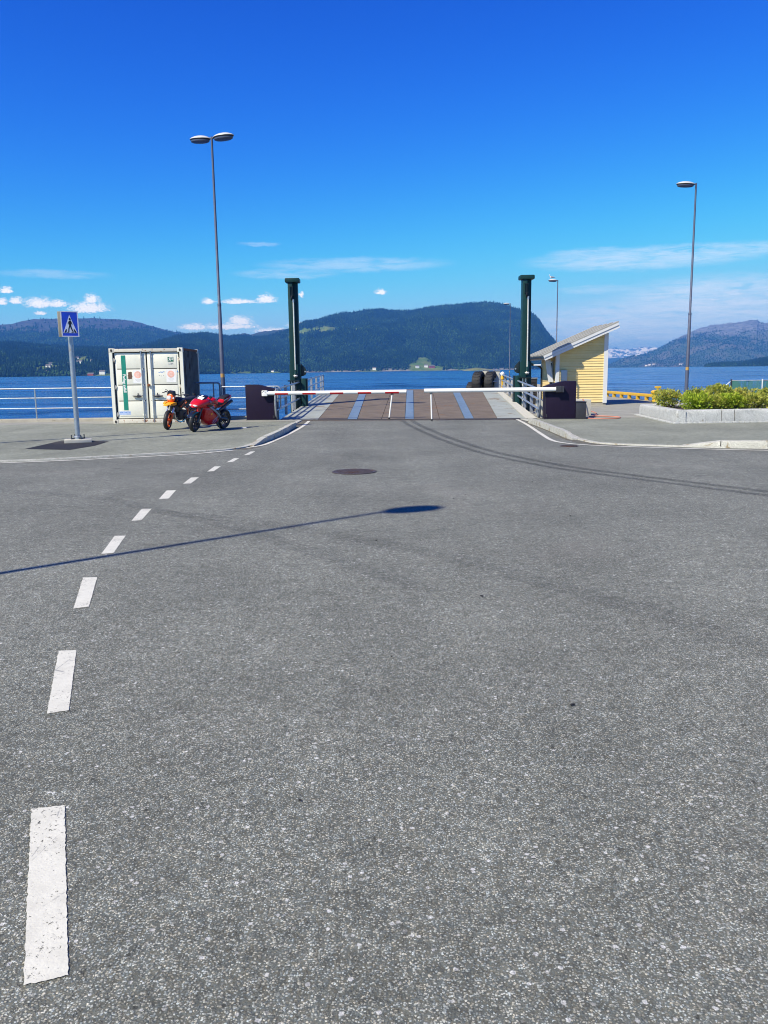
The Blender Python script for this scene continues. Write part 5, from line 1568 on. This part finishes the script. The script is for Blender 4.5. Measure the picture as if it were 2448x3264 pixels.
def bush(label, x, y, r, h_, m, seed, n_leaf=1500, group='bushes growing in the stone planter'):
    rk_ = random.Random(seed)
    t = thing('bush', label, 'bush', (x, y, G0 + PH - 0.08), group=group)
    lumps = [(Vector((rk_.uniform(-.55, .55) * r, rk_.uniform(-.55, .55) * r, rk_.uniform(0.35, 0.72) * h_)), rk_.uniform(0.3, 0.52) * r) for _ in range(11)]
    lumps += [(Vector((0, 0, h_ * 0.45)), r * 0.62), (Vector((rk_.uniform(-.2, .2) * r, 0, h_ - 0.28 * r)), r * 0.3)]
    vs, fs, tone = [], [], []
    for k in range(n_leaf):
        c, rr = rk_.choice(lumps)
        d = Vector((rk_.gauss(0, 1), rk_.gauss(0, 1), rk_.gauss(0.35, 1))).normalized()
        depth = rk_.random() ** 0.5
        p = c + d * rr * (0.6 + 0.45 * depth)
        if p.z < 0.03:
            continue
        # a rosette leaf: long rhombus leaning outward and up
        ax = (d + Vector((rk_.uniform(-.7, .7), rk_.uniform(-.7, .7), rk_.uniform(-0.1, .8)))).normalized()
        side = ax.cross(Vector((rk_.uniform(-1, 1), rk_.uniform(-1, 1), rk_.uniform(-1, 1)))).normalized()
        nn = ax.cross(side).normalized()
        L, w = rk_.uniform(0.05, 0.1), rk_.uniform(0.017, 0.034)
        i = len(vs)
        vs += [p, p + ax * L * 0.5 + side * w + nn * 0.006, p + ax * L, p + ax * L * 0.5 - side * w + nn * 0.006]
        fs += [(i, i + 1, i + 2), (i, i + 2, i + 3)]
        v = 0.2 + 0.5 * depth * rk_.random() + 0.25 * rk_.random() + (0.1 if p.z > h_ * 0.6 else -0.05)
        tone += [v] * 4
    me = bpy.data.meshes.new('crown')
    me.from_pydata(vs, [], fs)
    a_ = me.attributes.new('tone', 'FLOAT', 'POINT')
    a_.data.foreach_set('value', tone)
    me.materials.append(m)
    link(bpy.data.objects.new('crown', me), t)
    stm = MB()
    for c, rr in lumps:
        stm.tube([(c.x * 0.1, c.y * 0.1, -0.02), (c.x * 0.6, c.y * 0.6, c.z * 0.55), tuple(c)], [0.014, 0.01, 0.004], 5)
    stm.build('stems', TWIG, t)
    return t


bush('leftmost back bush of the planter, right by the yellow bollard', 9.82, 28.5, 0.62, 0.55, LEAF_OLIVE, 1)
bush('second back bush from the left, in front of the tall single lamp', 10.75, 28.6, 0.62, 0.56, LEAF_OLIVE, 2)
bush('tallest bush of the planter with a pointed top', 11.05, 27.45, 0.62, 0.78, LEAF_OLIVE, 3, 1900)
bush('bright lime green low bush nearest the planter corner', 9.95, 26.45, 0.52, 0.46, LEAF_LIME, 4)
bush('narrow olive bush between the two lime green bushes', 10.62, 26.5, 0.4, 0.42, LEAF_OLIVE, 5, 1100)
bush('bright lime green low bush, the farther right of the two', 11.12, 26.42, 0.5, 0.45, LEAF_LIME, 6)
bush('olive back bush behind the right lime green bush', 12.0, 27.9, 0.64, 0.58, LEAF_OLIVE, 7, 1700)
bush('front bush with brownish tips below the stay wire of the net', 11.98, 26.45, 0.55, 0.47, LEAF_OLIVE, 8)
bush('tall back bush in front of the end of the green net', 12.75, 27.1, 0.6, 0.63, LEAF_OLIVE, 9, 1700)
bush('low front bush at the right edge of the picture', 12.7, 26.4, 0.5, 0.45, LEAF_OLIVE, 10)
bush('back bush at the right edge of the picture before the green net', 13.55, 27.3, 0.66, 0.68, LEAF_OLIVE, 11, 1700)
for k in range(4):
    bush('bush outside the picture, the %s one past its right edge' % ('first', 'second', 'third', 'fourth')[k], 14.4 + k * 1.15, 26.9 + 0.5 * math.sin(k * 2.3), 0.65, 0.62, LEAF_OLIVE, 20 + k, 900)

# ------------------------------------------------------------------ green net fence
nf = thing('net_fence', 'green net fence on white posts behind the bushes at the right', 'fence', (14.55, 34.8, G0))
dv = Vector((9.0, -3.2, 0))
hn = 1.12
for k in range(9):
    p = dv * (k / 8)
    MB().tube([(p.x, p.y, 0), (p.x, p.y, hn + 0.05)], 0.028, 8).build('post', WHITE_DULL if k else CHARCOAL, nf)
nt = MB()
N_, Hn = 90, 12
vs = []
for j in range(Hn + 1):
    for i in range(N_ + 1):
        p = dv * (i / N_)
        w = 0.03 * math.sin(i * 0.9 + j * 0.2) + 0.012 * math.sin(i * 2.3)
        vs.append((p.x + 0.33 * w, p.y + w, 0.03 + (hn - 0.03) * j / Hn - (0.03 * abs(math.sin(i / N_ * 8 * math.pi)) if j == Hn else 0)))
nt._add(vs, [(j * (N_ + 1) + i, j * (N_ + 1) + i + 1, (j + 1) * (N_ + 1) + i + 1, (j + 1) * (N_ + 1) + i) for j in range(Hn) for i in range(N_)])
nt.build('net', NET_GREEN, nf)
MB().tube([(p.x, p.y, hn) for p in (dv * 0, dv)], 0.012, 6).build('top_wire', WIRE, nf)
MB().tube([(0, 0, hn - 0.02), (-1.15, 0.4, 0.0)], 0.008, 6).build('stay_wire', WIRE, nf)
MB().tube([(0, 0, hn * 0.6), (-0.7, 0.25, 0.0)], 0.006, 6).build('stay_wire', WIRE, nf)

# ------------------------------------------------------------------ manholes
def manhole(label, x, y, r):
    t = thing('manhole_cover', label, 'manhole cover', (x, y, 0.0), rz=R(15))
    MB().lathe([(r * 1.08, 0.002), (r * 1.08, 0.012), (r * 0.98, 0.012), (r * 0.975, 0.004)], 40).build('frame_ring', CAST_IRON, t)
    MB().lathe([(0.0, 0.009), (r * 0.965, 0.009), (r * 0.965, 0.001)], 40).build('lid', CAST_IRON, t)
    stud = MB()
    n_ = int(r / 0.055)
    for i in range(-n_, n_ + 1):
        for j in range(-n_, n_ + 1):
            if (i * i + j * j) * 0.055 ** 2 < (r * 0.9) ** 2:
                stud.box((i * 0.055, j * 0.055, 0.011), (0.032, 0.032, 0.01))
    stud.build('studs', CAST_IRON, t, smooth=None)
    return t


manhole('large round rusty manhole cover in the middle of the road', -0.51, 14.33, 0.36)
manhole('small round manhole cover beside the right kerb line', 4.2, 18.6, 0.19)

# paper scrap and small stones
tag(MB().box((0, 0, 0.01), (0.16, 0.1, 0.02), rot=R(20), bev=0.004).build('litter', PAPER, loc=(-4.35, 25.9, G0 + 0.001)), 'scrap of white paper lying on the pavement behind the left kerb', 'litter')

# dry leaves and grit on the road
rk = random.Random(21)
deb = MB()
for k in range(28):
    x, y = rk.uniform(-5, 7), 3.0 + 22 * rk.random() ** 1.4
    if x > 4.1 + 0.1 * max(0, 19 - y) * 4 or x < -2.4 - 0.25 * max(0, 17 - y):
        continue
    L = rk.uniform(0.01, 0.024)
    deb.box((x, y, 0.008), (L, L * rk.uniform(0.3, 0.6), 0.008), rot=rk.uniform(0, 3.1))
tag(deb.build('road_litter', SEAM, smooth=None), kind='stuff')


# ------------------------------------------------------------------ motorcycles (local x forward, y left, z up)
def sec(x, z, w, h_, n=14, p=2.4, up=1.0):
    """rounded cross-section at x"""
    out = []
    for k in range(n):
        a = 2 * math.pi * k / n
        c, s = math.cos(a), math.sin(a)
        yy = math.copysign(abs(c) ** (2 / p), c) * w
        zz = math.copysign(abs(s) ** (2 / p), s) * h_
        if zz < 0:
            zz *= up
        out.append(Vector((x, yy, z + zz)))
    return out


def loft(name, secs, m, parent, smooth=50, p=2.4, off=(0, 0, 0)):
    rings = [[v + Vector(off) for v in sec(*s, p=p)] for s in secs]
    return MB().ring(rings).build(name, m, parent, smooth=smooth)


def wheel(parent, x, z, r, w, rim_m, spokes, steer=None, name='wheel', tyre_f=0.27, disc_r=0.15):
    wh = link(bpy.data.objects.new(name, None), parent, (x, 0, z))
    if steer:
        wh.rotation_euler = (0, 0, steer)
    M = RX(R(90))
    rr = r * (1 - tyre_f)
    MB().lathe([(rr, -w * 0.36), (rr + 0.02, -w * 0.47), (r - 0.035, -w * 0.5), (r - 0.012, -w * 0.33), (r, 0), (r - 0.012, w * 0.33), (r - 0.035, w * 0.5), (rr + 0.02, w * 0.47), (rr, w * 0.36)], 40, M).build('tyre', TYRE, wh)
    rim = MB().lathe([(rr + 0.004, -w * 0.38), (rr - 0.012, -w * 0.37), (rr - 0.022, 0), (rr - 0.012, w * 0.37), (rr + 0.004, w * 0.38)], 36, M)
    rim.lathe([(0.045, -0.06), (0.045, 0.06)], 14, M, caps=True)
    for k in range(spokes):
        a = 2 * math.pi * k / spokes
        for y in ((-0.03, 0.03) if spokes <= 6 else (-0.035, 0.035)):
            a2 = a + (0.18 if y > 0 else -0.18) * (1 if spokes <= 6 else 0.6)
            rim.tube([(0.04 * math.cos(a2), y, 0.04 * math.sin(a2)), ((rr - 0.015) * math.cos(a), y * 0.4, (rr - 0.015) * math.sin(a))], 0.011 if spokes <= 6 else 0.004, 6)
    rim.build('rim', rim_m, wh)
    for s in (-1, 1):
        MB().lathe([(disc_r, s * 0.068), (disc_r, s * 0.072), (disc_r * 0.62, s * 0.072), (disc_r * 0.62, s * 0.068)], 28, M).build('brake_disc', DARK_METAL, wh)
    MB().tube([(0, -0.1, 0), (0, 0.1, 0)], 0.014, 8).build('axle', CHROME, wh)
    return wh


def red_bike(loc, heading, lean):
    b = thing('sport_motorcycle', 'red fully faired sport motorcycle leaning on its side stand', 'motorcycle', loc, rot=(lean, 0, heading))
    wheel(b, 0.70, 0.30, 0.30, 0.125, DARK_METAL, 5, R(10), 'front_wheel', disc_r=0.16)
    wheel(b, -0.71, 0.31, 0.31, 0.185, DARK_METAL, 5, None, 'rear_wheel', disc_r=0.12)
    fk = MB()
    for s in (-1, 1):
        fk.tube([(0.70, s * 0.1, 0.30), (0.60, s * 0.1, 0.56)], 0.028, 10)
        fk.tube([(0.60, s * 0.1, 0.55), (0.42, s * 0.1, 0.98)], 0.024, 10)
    fk.build('fork', DARK_METAL, b)
    cal = MB()
    for s in (-1, 1):
        cal.box((0.6, s * 0.1, 0.33), (0.06, 0.05, 0.12), bev=0.01)
    cal.build('brake_caliper', CHROME, b)
    # front mudguard hugging the tyre
    rg = []
    for k in range(9):
        a = R(25 + 115 * k / 8)
        c = Vector((0.70 + 0.325 * math.cos(a), 0, 0.30 + 0.325 * math.sin(a)))
        rg.append([c + Vector((-math.cos(a) * d, y, -math.sin(a) * d)) for y, d in ((-0.085, 0.05), (-0.07, 0.01), (0, 0), (0.07, 0.01), (0.085, 0.05))])
    MB().ring(rg, closed=False, caps=False).build('front_mudguard', SMOKE, b)
    # upper fairing
    loft('upper_fairing', [(0.875, 0.76, 0.05, 0.025), (0.83, 0.785, 0.13, 0.06), (0.74, 0.815, 0.19, 0.1), (0.6, 0.85, 0.235, 0.135), (0.44, 0.87, 0.26, 0.15), (0.28, 0.86, 0.25, 0.13), (0.16, 0.83, 0.2, 0.09)], BIKE_RED, b)
    # side fairing closing the flanks down to the belly
    loft('side_fairing', [(0.44, 0.62, 0.16, 0.2), (0.36, 0.55, 0.215, 0.28), (0.2, 0.5, 0.235, 0.33), (0.0, 0.45, 0.225, 0.27), (-0.16, 0.38, 0.2, 0.19), (-0.3, 0.32, 0.15, 0.11), (-0.36, 0.29, 0.1, 0.06)], BIKE_RED, b, p=3.2)
    for s in (-1, 1):
        hl = MB()
        hl.ring([[Vector((0.815 + dx, s * (0.085 + yy * sc), 0.79 + zz * sc)) for yy, zz in ((-0.065, 0.0), (-0.03, 0.028), (0.03, 0.03), (0.062, 0.008), (0.03, -0.02), (-0.035, -0.022))] for dx, sc in ((0.0, 1.0), (0.032, 0.95), (0.05, 0.6))]).build('headlight', LENS, b)
        MB().ring([[Vector((x, s * (y0 + a_ * 0.012), z + c_)) for a_, c_ in ((-1, -h_), (1, -h_), (1, h_), (-1, h_))] for x, y0, z, h_ in ((0.5, 0.262, 0.8, 0.015), (0.36, 0.272, 0.8, 0.03), (0.22, 0.262, 0.81, 0.02))]).build('air_slot', BLACK_PLASTIC, b)
        # bare frame rail
        MB().tube([(0.3, s * 0.2, 0.76), (0.05, s * 0.25, 0.62), (-0.22, s * 0.225, 0.44), (-0.3, s * 0.2, 0.37)], [0.026, 0.032, 0.032, 0.026], 10).build('frame_rail', GALV_DULL, b)
        MB().tube([(0.34, s * 0.2, 0.96), (0.42, s * 0.3, 1.06)], 0.012, 8).ring([sec(0.42, 1.07, 0.01, 0.02), [v + Vector((0, s * 0.31, 0)) for v in sec(0.44, 1.07, 0.055, 0.035)], [v + Vector((0, s * 0.31, 0)) for v in sec(0.47, 1.07, 0.045, 0.028)]][1:]).build('mirror', BLACK_PLASTIC, b)
        MB().tube([(0.4, s * 0.12, 0.92), (0.36, s * 0.3, 0.9), (0.33, s * 0.36, 0.89)], 0.017, 8).build('handlebar', BLACK_PLASTIC, b)
        MB().tube([(-0.25, s * 0.22, 0.38), (-0.25, s * 0.3, 0.38)], 0.016, 8).build('footpeg', DARK_METAL, b)
        # stripes and emblem printed on the flank
        for k, (xa, za, xb, zb_) in enumerate(((0.16, 0.33, -0.2, 0.52), (0.16, 0.28, -0.18, 0.46), (0.14, 0.24, -0.1, 0.36))):
            MB().tube([(xa, s * 0.238, za), ((xa + xb) / 2, s * 0.24, (za + zb_) / 2), (xb, s * 0.215, zb_)], 0.005, 6).build('flank_stripe', SILVER_PRINT, b)
        MB().lathe([(0.0, 0.006), (0.03, 0.006), (0.034, 0.0)], 16, T(0.22, s * 0.233, 0.55) @ RX(R(-90 * s))).build('round_badge', BIKE_YELLOW, b)
    loft('windscreen', [(0.7, 0.885, 0.1, 0.025), (0.58, 0.955, 0.15, 0.05), (0.45, 1.02, 0.165, 0.06), (0.34, 1.055, 0.155, 0.045), (0.3, 1.06, 0.14, 0.02)], SMOKE, b)
    ps = MB().box((0.56, 0.045, 1.015), (0.13, 0.17, 0.006), rot=RY(R(29)) @ RX(R(-8)))
    ps.box((0.47, 0.03, 1.075), (0.05, 0.06, 0.006), rot=RY(R(29)))
    ps.build('paper_note', PAPER, b)
    loft('fuel_tank', [(0.26, 0.84, 0.12, 0.06), (0.18, 0.885, 0.18, 0.1), (0.05, 0.915, 0.205, 0.115), (-0.1, 0.89, 0.19, 0.11), (-0.22, 0.83, 0.12, 0.08), (-0.27, 0.8, 0.1, 0.05)], BIKE_RED, b)
    loft('seat', [(-0.2, 0.8, 0.11, 0.04), (-0.3, 0.795, 0.14, 0.05), (-0.44, 0.81, 0.145, 0.045), (-0.52, 0.85, 0.12, 0.04)], BLACK_SEAT, b)
    loft('tail_fairing', [(-0.32, 0.74, 0.12, 0.06), (-0.46, 0.8, 0.145, 0.095), (-0.62, 0.88, 0.14, 0.1), (-0.8, 0.96, 0.115, 0.085), (-0.94, 1.015, 0.075, 0.045), (-0.985, 1.03, 0.045, 0.02)], BIKE_RED, b)
    loft('pillion_pad', [(-0.54, 0.955, 0.1, 0.03), (-0.64, 1.0, 0.115, 0.035), (-0.78, 1.045, 0.105, 0.03), (-0.86, 1.06, 0.08, 0.015)], BLACK_SEAT, b)
    for s in (-1, 1):
        MB()._add([(-0.42, s * 0.152, 0.8), (-0.63, s * 0.15, 0.87), (-0.63, s * 0.148, 0.95), (-0.47, s * 0.146, 0.885)], [(0, 1, 2, 3)]).build('tail_panel', BLACK_PLASTIC, b, smooth=None)
        MB()._add([(-0.45, s * 0.155, 0.895), (-0.635, s * 0.153, 0.96), (-0.65, s * 0.148, 0.985), (-0.47, s * 0.15, 0.93)], [(0, 1, 2, 3)]).build('tail_stripe', SILVER_PRINT, b, smooth=None)
    MB().box((-0.96, 0, 0.99), (0.03, 0.12, 0.04), bev=0.008).build('tail_light', RED_TAPE, b)
    for s in (-1, 1):
        MB().tube([(-0.35, s * 0.1, 0.62), (-0.6, s * 0.1, 0.74), (-0.95, s * 0.09, 0.88)], [0.03, 0.05, 0.05], 12).build('silencer', DARK_METAL, b)
    MB().tube([(-0.26, 0.1, 0.36), (-0.5, 0.12, 0.36), (-0.71, 0.12, 0.31)], [0.05, 0.05, 0.06], 12).build('swingarm', DARK_METAL, b)
    eg = MB().box((-0.05, 0, 0.42), (0.5, 0.34, 0.42), bev=0.05)
    eg.build('engine', ENGINE, b)
    MB().tube([(-0.1, 0.2, 0.3), (-0.22, 0.33, 0.005)], 0.014, 8).build('side_stand', DARK_METAL, b)
    return b


def orange_bike(loc, heading, lean):
    b = thing('supermoto_motorcycle', 'orange and black supermoto with orange rims behind the red motorcycle', 'motorcycle', loc, rot=(lean, 0, heading))
    wheel(b, 0.74, 0.305, 0.305, 0.125, BIKE_ORANGE, 18, R(14), 'front_wheel', disc_r=0.16)
    wheel(b, -0.74, 0.31, 0.31, 0.16, BIKE_ORANGE, 18, None, 'rear_wheel', disc_r=0.11)
    for s in (-1, 1):
        MB().tube([(0.755, s * 0.105, 0.30), (0.66, s * 0.105, 0.53)], 0.036, 10).build('fork_guard', BIKE_ORANGE, b)
        MB().tube([(0.665, s * 0.105, 0.52), (0.6, s * 0.105, 0.70)], 0.026, 12).build('fork_leg', CHROME, b)
        MB().tube([(0.6, s * 0.105, 0.69), (0.49, s * 0.105, 1.0)], 0.032, 12).build('fork_leg', BLACK_PLASTIC, b)
        MB().ring([[Vector((x, s * (y0 + w_ * a_), z + h_ * c_)) for a_, c_ in ((-1, -1), (1, -1), (1, 1), (-1, 1))] for x, y0, z, w_, h_ in ((0.5, 0.16, 0.83, 0.02, 0.03), (0.38, 0.2, 0.82, 0.03, 0.1), (0.2, 0.19, 0.83, 0.03, 0.12), (0.05, 0.14, 0.86, 0.02, 0.06))]).build('radiator_shroud', BLACK_PLASTIC, b)
        MB().tube([(0.42, s * 0.236, 0.74), (0.28, s * 0.24, 0.84), (0.16, s * 0.226, 0.92)], 0.018, 8).build('shroud_flash', BIKE_ORANGE, b)
        MB().tube([(0.42, s * 0.1, 1.06), (0.38, s * 0.3, 1.12), (0.33, s * 0.41, 1.12)], 0.014, 8).build('handlebar', BLACK_PLASTIC, b)
        MB().tube([(0.36, s * 0.34, 1.12), (0.32, s * 0.42, 1.12)], 0.02, 10).build('grip', BLACK_SEAT, b)
        hg = MB().tube([(0.4, s * 0.32, 1.13), (0.5, s * 0.36, 1.1), (0.46, s * 0.42, 1.09)], 0.014, 8)
        hg.tube([(0.39, s * 0.26, 1.14), (0.46, s * 0.28, 1.19), (0.47, s * 0.32, 1.2)], 0.01, 6)
        hg.build('brake_lever', DARK_METAL, b)
        MB().tube([(-0.1, s * 0.18, 0.36), (-0.1, s * 0.27, 0.36)], 0.016, 8).build('footpeg', DARK_METAL, b)
        # high mudguard cheeks either side of the fork
        MB().ring([[Vector((x, s * y0 + w_ * a_, z + h_ * c_)) for a_, c_ in ((-1, -1), (1, -1), (1, 1), (-1, 1))] for x, y0, z, w_, h_ in ((0.86, 0.1, 0.8, 0.035, 0.02), (0.72, 0.13, 0.82, 0.05, 0.045), (0.6, 0.14, 0.83, 0.04, 0.035))]).build('mudguard_cheek', BIKE_YELLOW, b)
    rg = []
    for k in range(8):
        x = 0.98 - 0.62 * k / 7
        z = 0.765 + 0.07 * math.sin(math.pi * k / 7) + 0.06 * k / 7
        w_ = 0.05 + 0.05 * math.sin(math.pi * min(1, k / 5))
        rg.append([Vector((x, y, z - abs(y) * 0.25)) for y in (-w_, -w_ * 0.5, 0, w_ * 0.5, w_)] + [Vector((x, y, z - abs(y) * 0.25 - 0.012)) for y in (w_, w_ * 0.5, 0, -w_ * 0.5, -w_)])
    MB().ring(rg).build('front_mudguard', BIKE_YELLOW, b)
    # headlight mask
    loft('headlight_mask', [(0.72, 0.985, 0.075, 0.1), (0.69, 0.99, 0.115, 0.14), (0.62, 1.0, 0.13, 0.155), (0.55, 1.01, 0.1, 0.13)], BIKE_ORANGE, b)
    MB().ring([[Vector((x, y, z)) for y, z in ((-w_, z0), (w_, z0), (w_ * 0.75, z0 + h_), (-w_ * 0.75, z0 + h_))] for x, w_, z0, h_ in ((0.7, 0.12, 1.07, 0.11), (0.58, 0.13, 1.09, 0.12))]).build('number_board', BLACK_PLASTIC, b)
    MB().lathe([(0.0, 0.035), (0.05, 0.028), (0.078, 0.0), (0.08, -0.02)], 22, T(0.715, -0.02, 0.985) @ RY(R(90))).build('headlight', LENS, b)
    MB().lathe([(0.0, 0.02), (0.026, 0.014), (0.032, 0.0)], 14, T(0.69, 0.11, 0.99) @ RY(R(90))).build('indicator', LENS, b)
    MB().tube([(0.42, 0, 1.06), (0.4, 0, 1.1)], 0.03, 8).box((0.4, 0, 1.085), (0.05, 0.22, 0.03)).build('bar_clamp', DARK_METAL, b)
    MB().box((0.42, 0, 0.7), (0.1, 0.28, 0.3), bev=0.02).build('radiator', ENGINE, b)
    loft('fuel_tank', [(0.38, 0.86, 0.1, 0.08), (0.26, 0.9, 0.14, 0.1), (0.1, 0.9, 0.15, 0.1), (-0.06, 0.87, 0.11, 0.07)], BLACK_PLASTIC, b)
    loft('seat', [(0.12, 0.93, 0.07, 0.04), (-0.05, 0.91, 0.12, 0.05), (-0.35, 0.91, 0.14, 0.05), (-0.62, 0.95, 0.12, 0.045), (-0.78, 0.98, 0.08, 0.03)], BLACK_SEAT, b)
    loft('rear_mudguard', [(-0.45, 0.86, 0.11, 0.06), (-0.7, 0.9, 0.11, 0.05), (-0.98, 0.95, 0.08, 0.02)], BLACK_PLASTIC, b)
    en = MB().box((0.08, 0, 0.44), (0.46, 0.3, 0.32), bev=0.05)
    en.box((0.2, 0, 0.66), (0.2, 0.22, 0.26), rot=RY(R(12)), bev=0.03)
    en.lathe([(0.0, 0.19), (0.09, 0.185), (0.11, 0.15)], 18, T(-0.02, 0, 0.42) @ RX(R(-90)))
    en.build('engine', ENGINE, b)
    MB().tube(curve_pts([(0.3, -0.02, 0.68), (0.42, 0.03, 0.55), (0.36, 0.08, 0.3), (0.1, 0.13, 0.24), (-0.2, 0.13, 0.42)], 5), 0.026, 10).build('exhaust_pipe', CHROME, b)
    fr = MB()
    for s in (-1, 1):
        fr.tube([(0.45, s * 0.05, 0.95), (0.25, s * 0.13, 0.78), (-0.2, s * 0.13, 0.6), (-0.24, s * 0.11, 0.32)], 0.024, 8)
        fr.tube([(-0.2, s * 0.12, 0.62), (-0.7, s * 0.1, 0.9)], 0.016, 8)
    fr.tube([(0.45, 0, 0.9), (0.33, 0, 0.45), (0.15, 0, 0.25)], 0.026, 8)
    fr.build('frame', BIKE_ORANGE, b)
    MB().tube([(-0.22, 0.1, 0.38), (-0.74, 0.12, 0.31)], 0.036, 8).tube([(-0.22, -0.1, 0.38), (-0.74, -0.12, 0.31)], 0.036, 8).build('swingarm', DARK_METAL, b)
    MB().tube([(-0.3, -0.16, 0.62), (-0.7, -0.17, 0.76), (-0.92, -0.16, 0.82)], [0.04, 0.06, 0.055], 12).build('silencer', DARK_METAL, b)
    MB().tube([(-0.05, 0.14, 0.34), (-0.12, 0.3, 0.005)], 0.014, 8).build('side_stand', DARK_METAL, b)
    return b


def place(front_contact, heading, x_front):
    c, s = math.cos(heading), math.sin(heading)
    return (front_contact[0] - c * x_front, front_contact[1] - s * x_front, G0)


HR_ = R(-115)
red_bike(place((-5.62, 24.62), HR_, 0.70), HR_, R(-9))
HO = R(-107)
orange_bike(place((-6.7, 25.72), HO, 0.74), HO, R(-8))


# ------------------------------------------------------------------ houses on the far shore
def house(where, x, y, w, d_, h_, rz, wall_m, label, group='houses on the far shore'):
    z = height(where, x, y)
    t = thing('house', label, 'house', (x, y, z), rz, group=group)
    MB().box((0, 0, h_ / 2 - 2), (w, d_, h_ + 4)).build('wall', wall_m, t, smooth=None)
    rf = MB()
    o, rh = 0.5, d_ * 0.38
    A = [Vector(p) for p in ((-w / 2 - o, -d_ / 2 - o, h_ - 0.3), (w / 2 + o, -d_ / 2 - o, h_ - 0.3), (w / 2 + o, d_ / 2 + o, h_ - 0.3), (-w / 2 - o, d_ / 2 + o, h_ - 0.3), (-w / 2 - o, 0, h_ + rh), (w / 2 + o, 0, h_ + rh))]
    rf._add(A, [(0, 1, 5, 4), (2, 3, 4, 5), (1, 2, 5), (3, 0, 4), (3, 2, 1, 0)])
    rf.build('roof', HOUSE_ROOF, t, smooth=None)
    return t


rk = random.Random(9)
WHT, RED_ = HOUSE_WHITE, HOUSE_RED
for (wh_, x, y, w, d_, h_, m, lb_) in [
        ('west', -742, 2223, 15, 9, 8, WHT, 'white house with gable on the left shore beside the container'), ('west', -760, 2186, 16, 8, 4, RED_, 'low dark red boathouse on the left shore by the container'),
        ('west', -899, 2503, 14, 9, 6, WHT, 'white house on the left wooded slope, lowest of the upper row'), ('west', -949, 2624, 12, 8, 6, WHT, 'white house high on the left wooded slope'),
        ('west', -950, 2538, 10, 8, 5, WHT, 'small white house near the crossing sign on the left slope'), ('west', -925, 2326, 13, 9, 5, WHT, 'white house in the clump just right of the sign post'),
        ('west', -939, 2379, 10, 8, 5, WHT, 'upper white house in the clump right of the sign post'), ('west', -880, 2200, 18, 8, 4, RED_, 'low boathouse at the water left of the container'),
        ('west', -919, 2660, 12, 8, 6, WHT, 'white house beside the upper left meadow'), ('west', -1013, 2795, 10, 8, 5, WHT, 'topmost white house on the left wooded slope'),
        ('west', -387, 2971, 11, 8, 4, WHT, 'white cabin at the water left of the left tower'),
        ('dome', -29, 3165, 13, 9, 6, WHT, 'white house on the shore below the rounded mountain, left of centre'), ('dome', 136, 3224, 13, 9, 7, WHT, 'white house at the left end of the green shore field'),
        ('dome', 170, 3236, 14, 9, 7, WHT, 'white house in the middle of the green shore field'), ('dome', 192, 3232, 22, 10, 6, RED_, 'red barn on the green shore field'),
        ('east', 2033, 6260, 22, 14, 9, WHT, 'pale house low on the far right shore by the lamp'), ('east', 2011, 6301, 22, 12, 8, WHT, 'pale house on the far right shore beside the hut corner'),
        ('east', 1987, 6297, 18, 12, 8, WHT, 'leftmost pale house on the far right shore'), ('east', 2178, 6106, 24, 12, 8, WHT, 'pale house on the far right shore right of the lamp')]:
    house(wh_, x, y, w, d_, h_, rk.uniform(-0.5, 0.5), m, lb_)
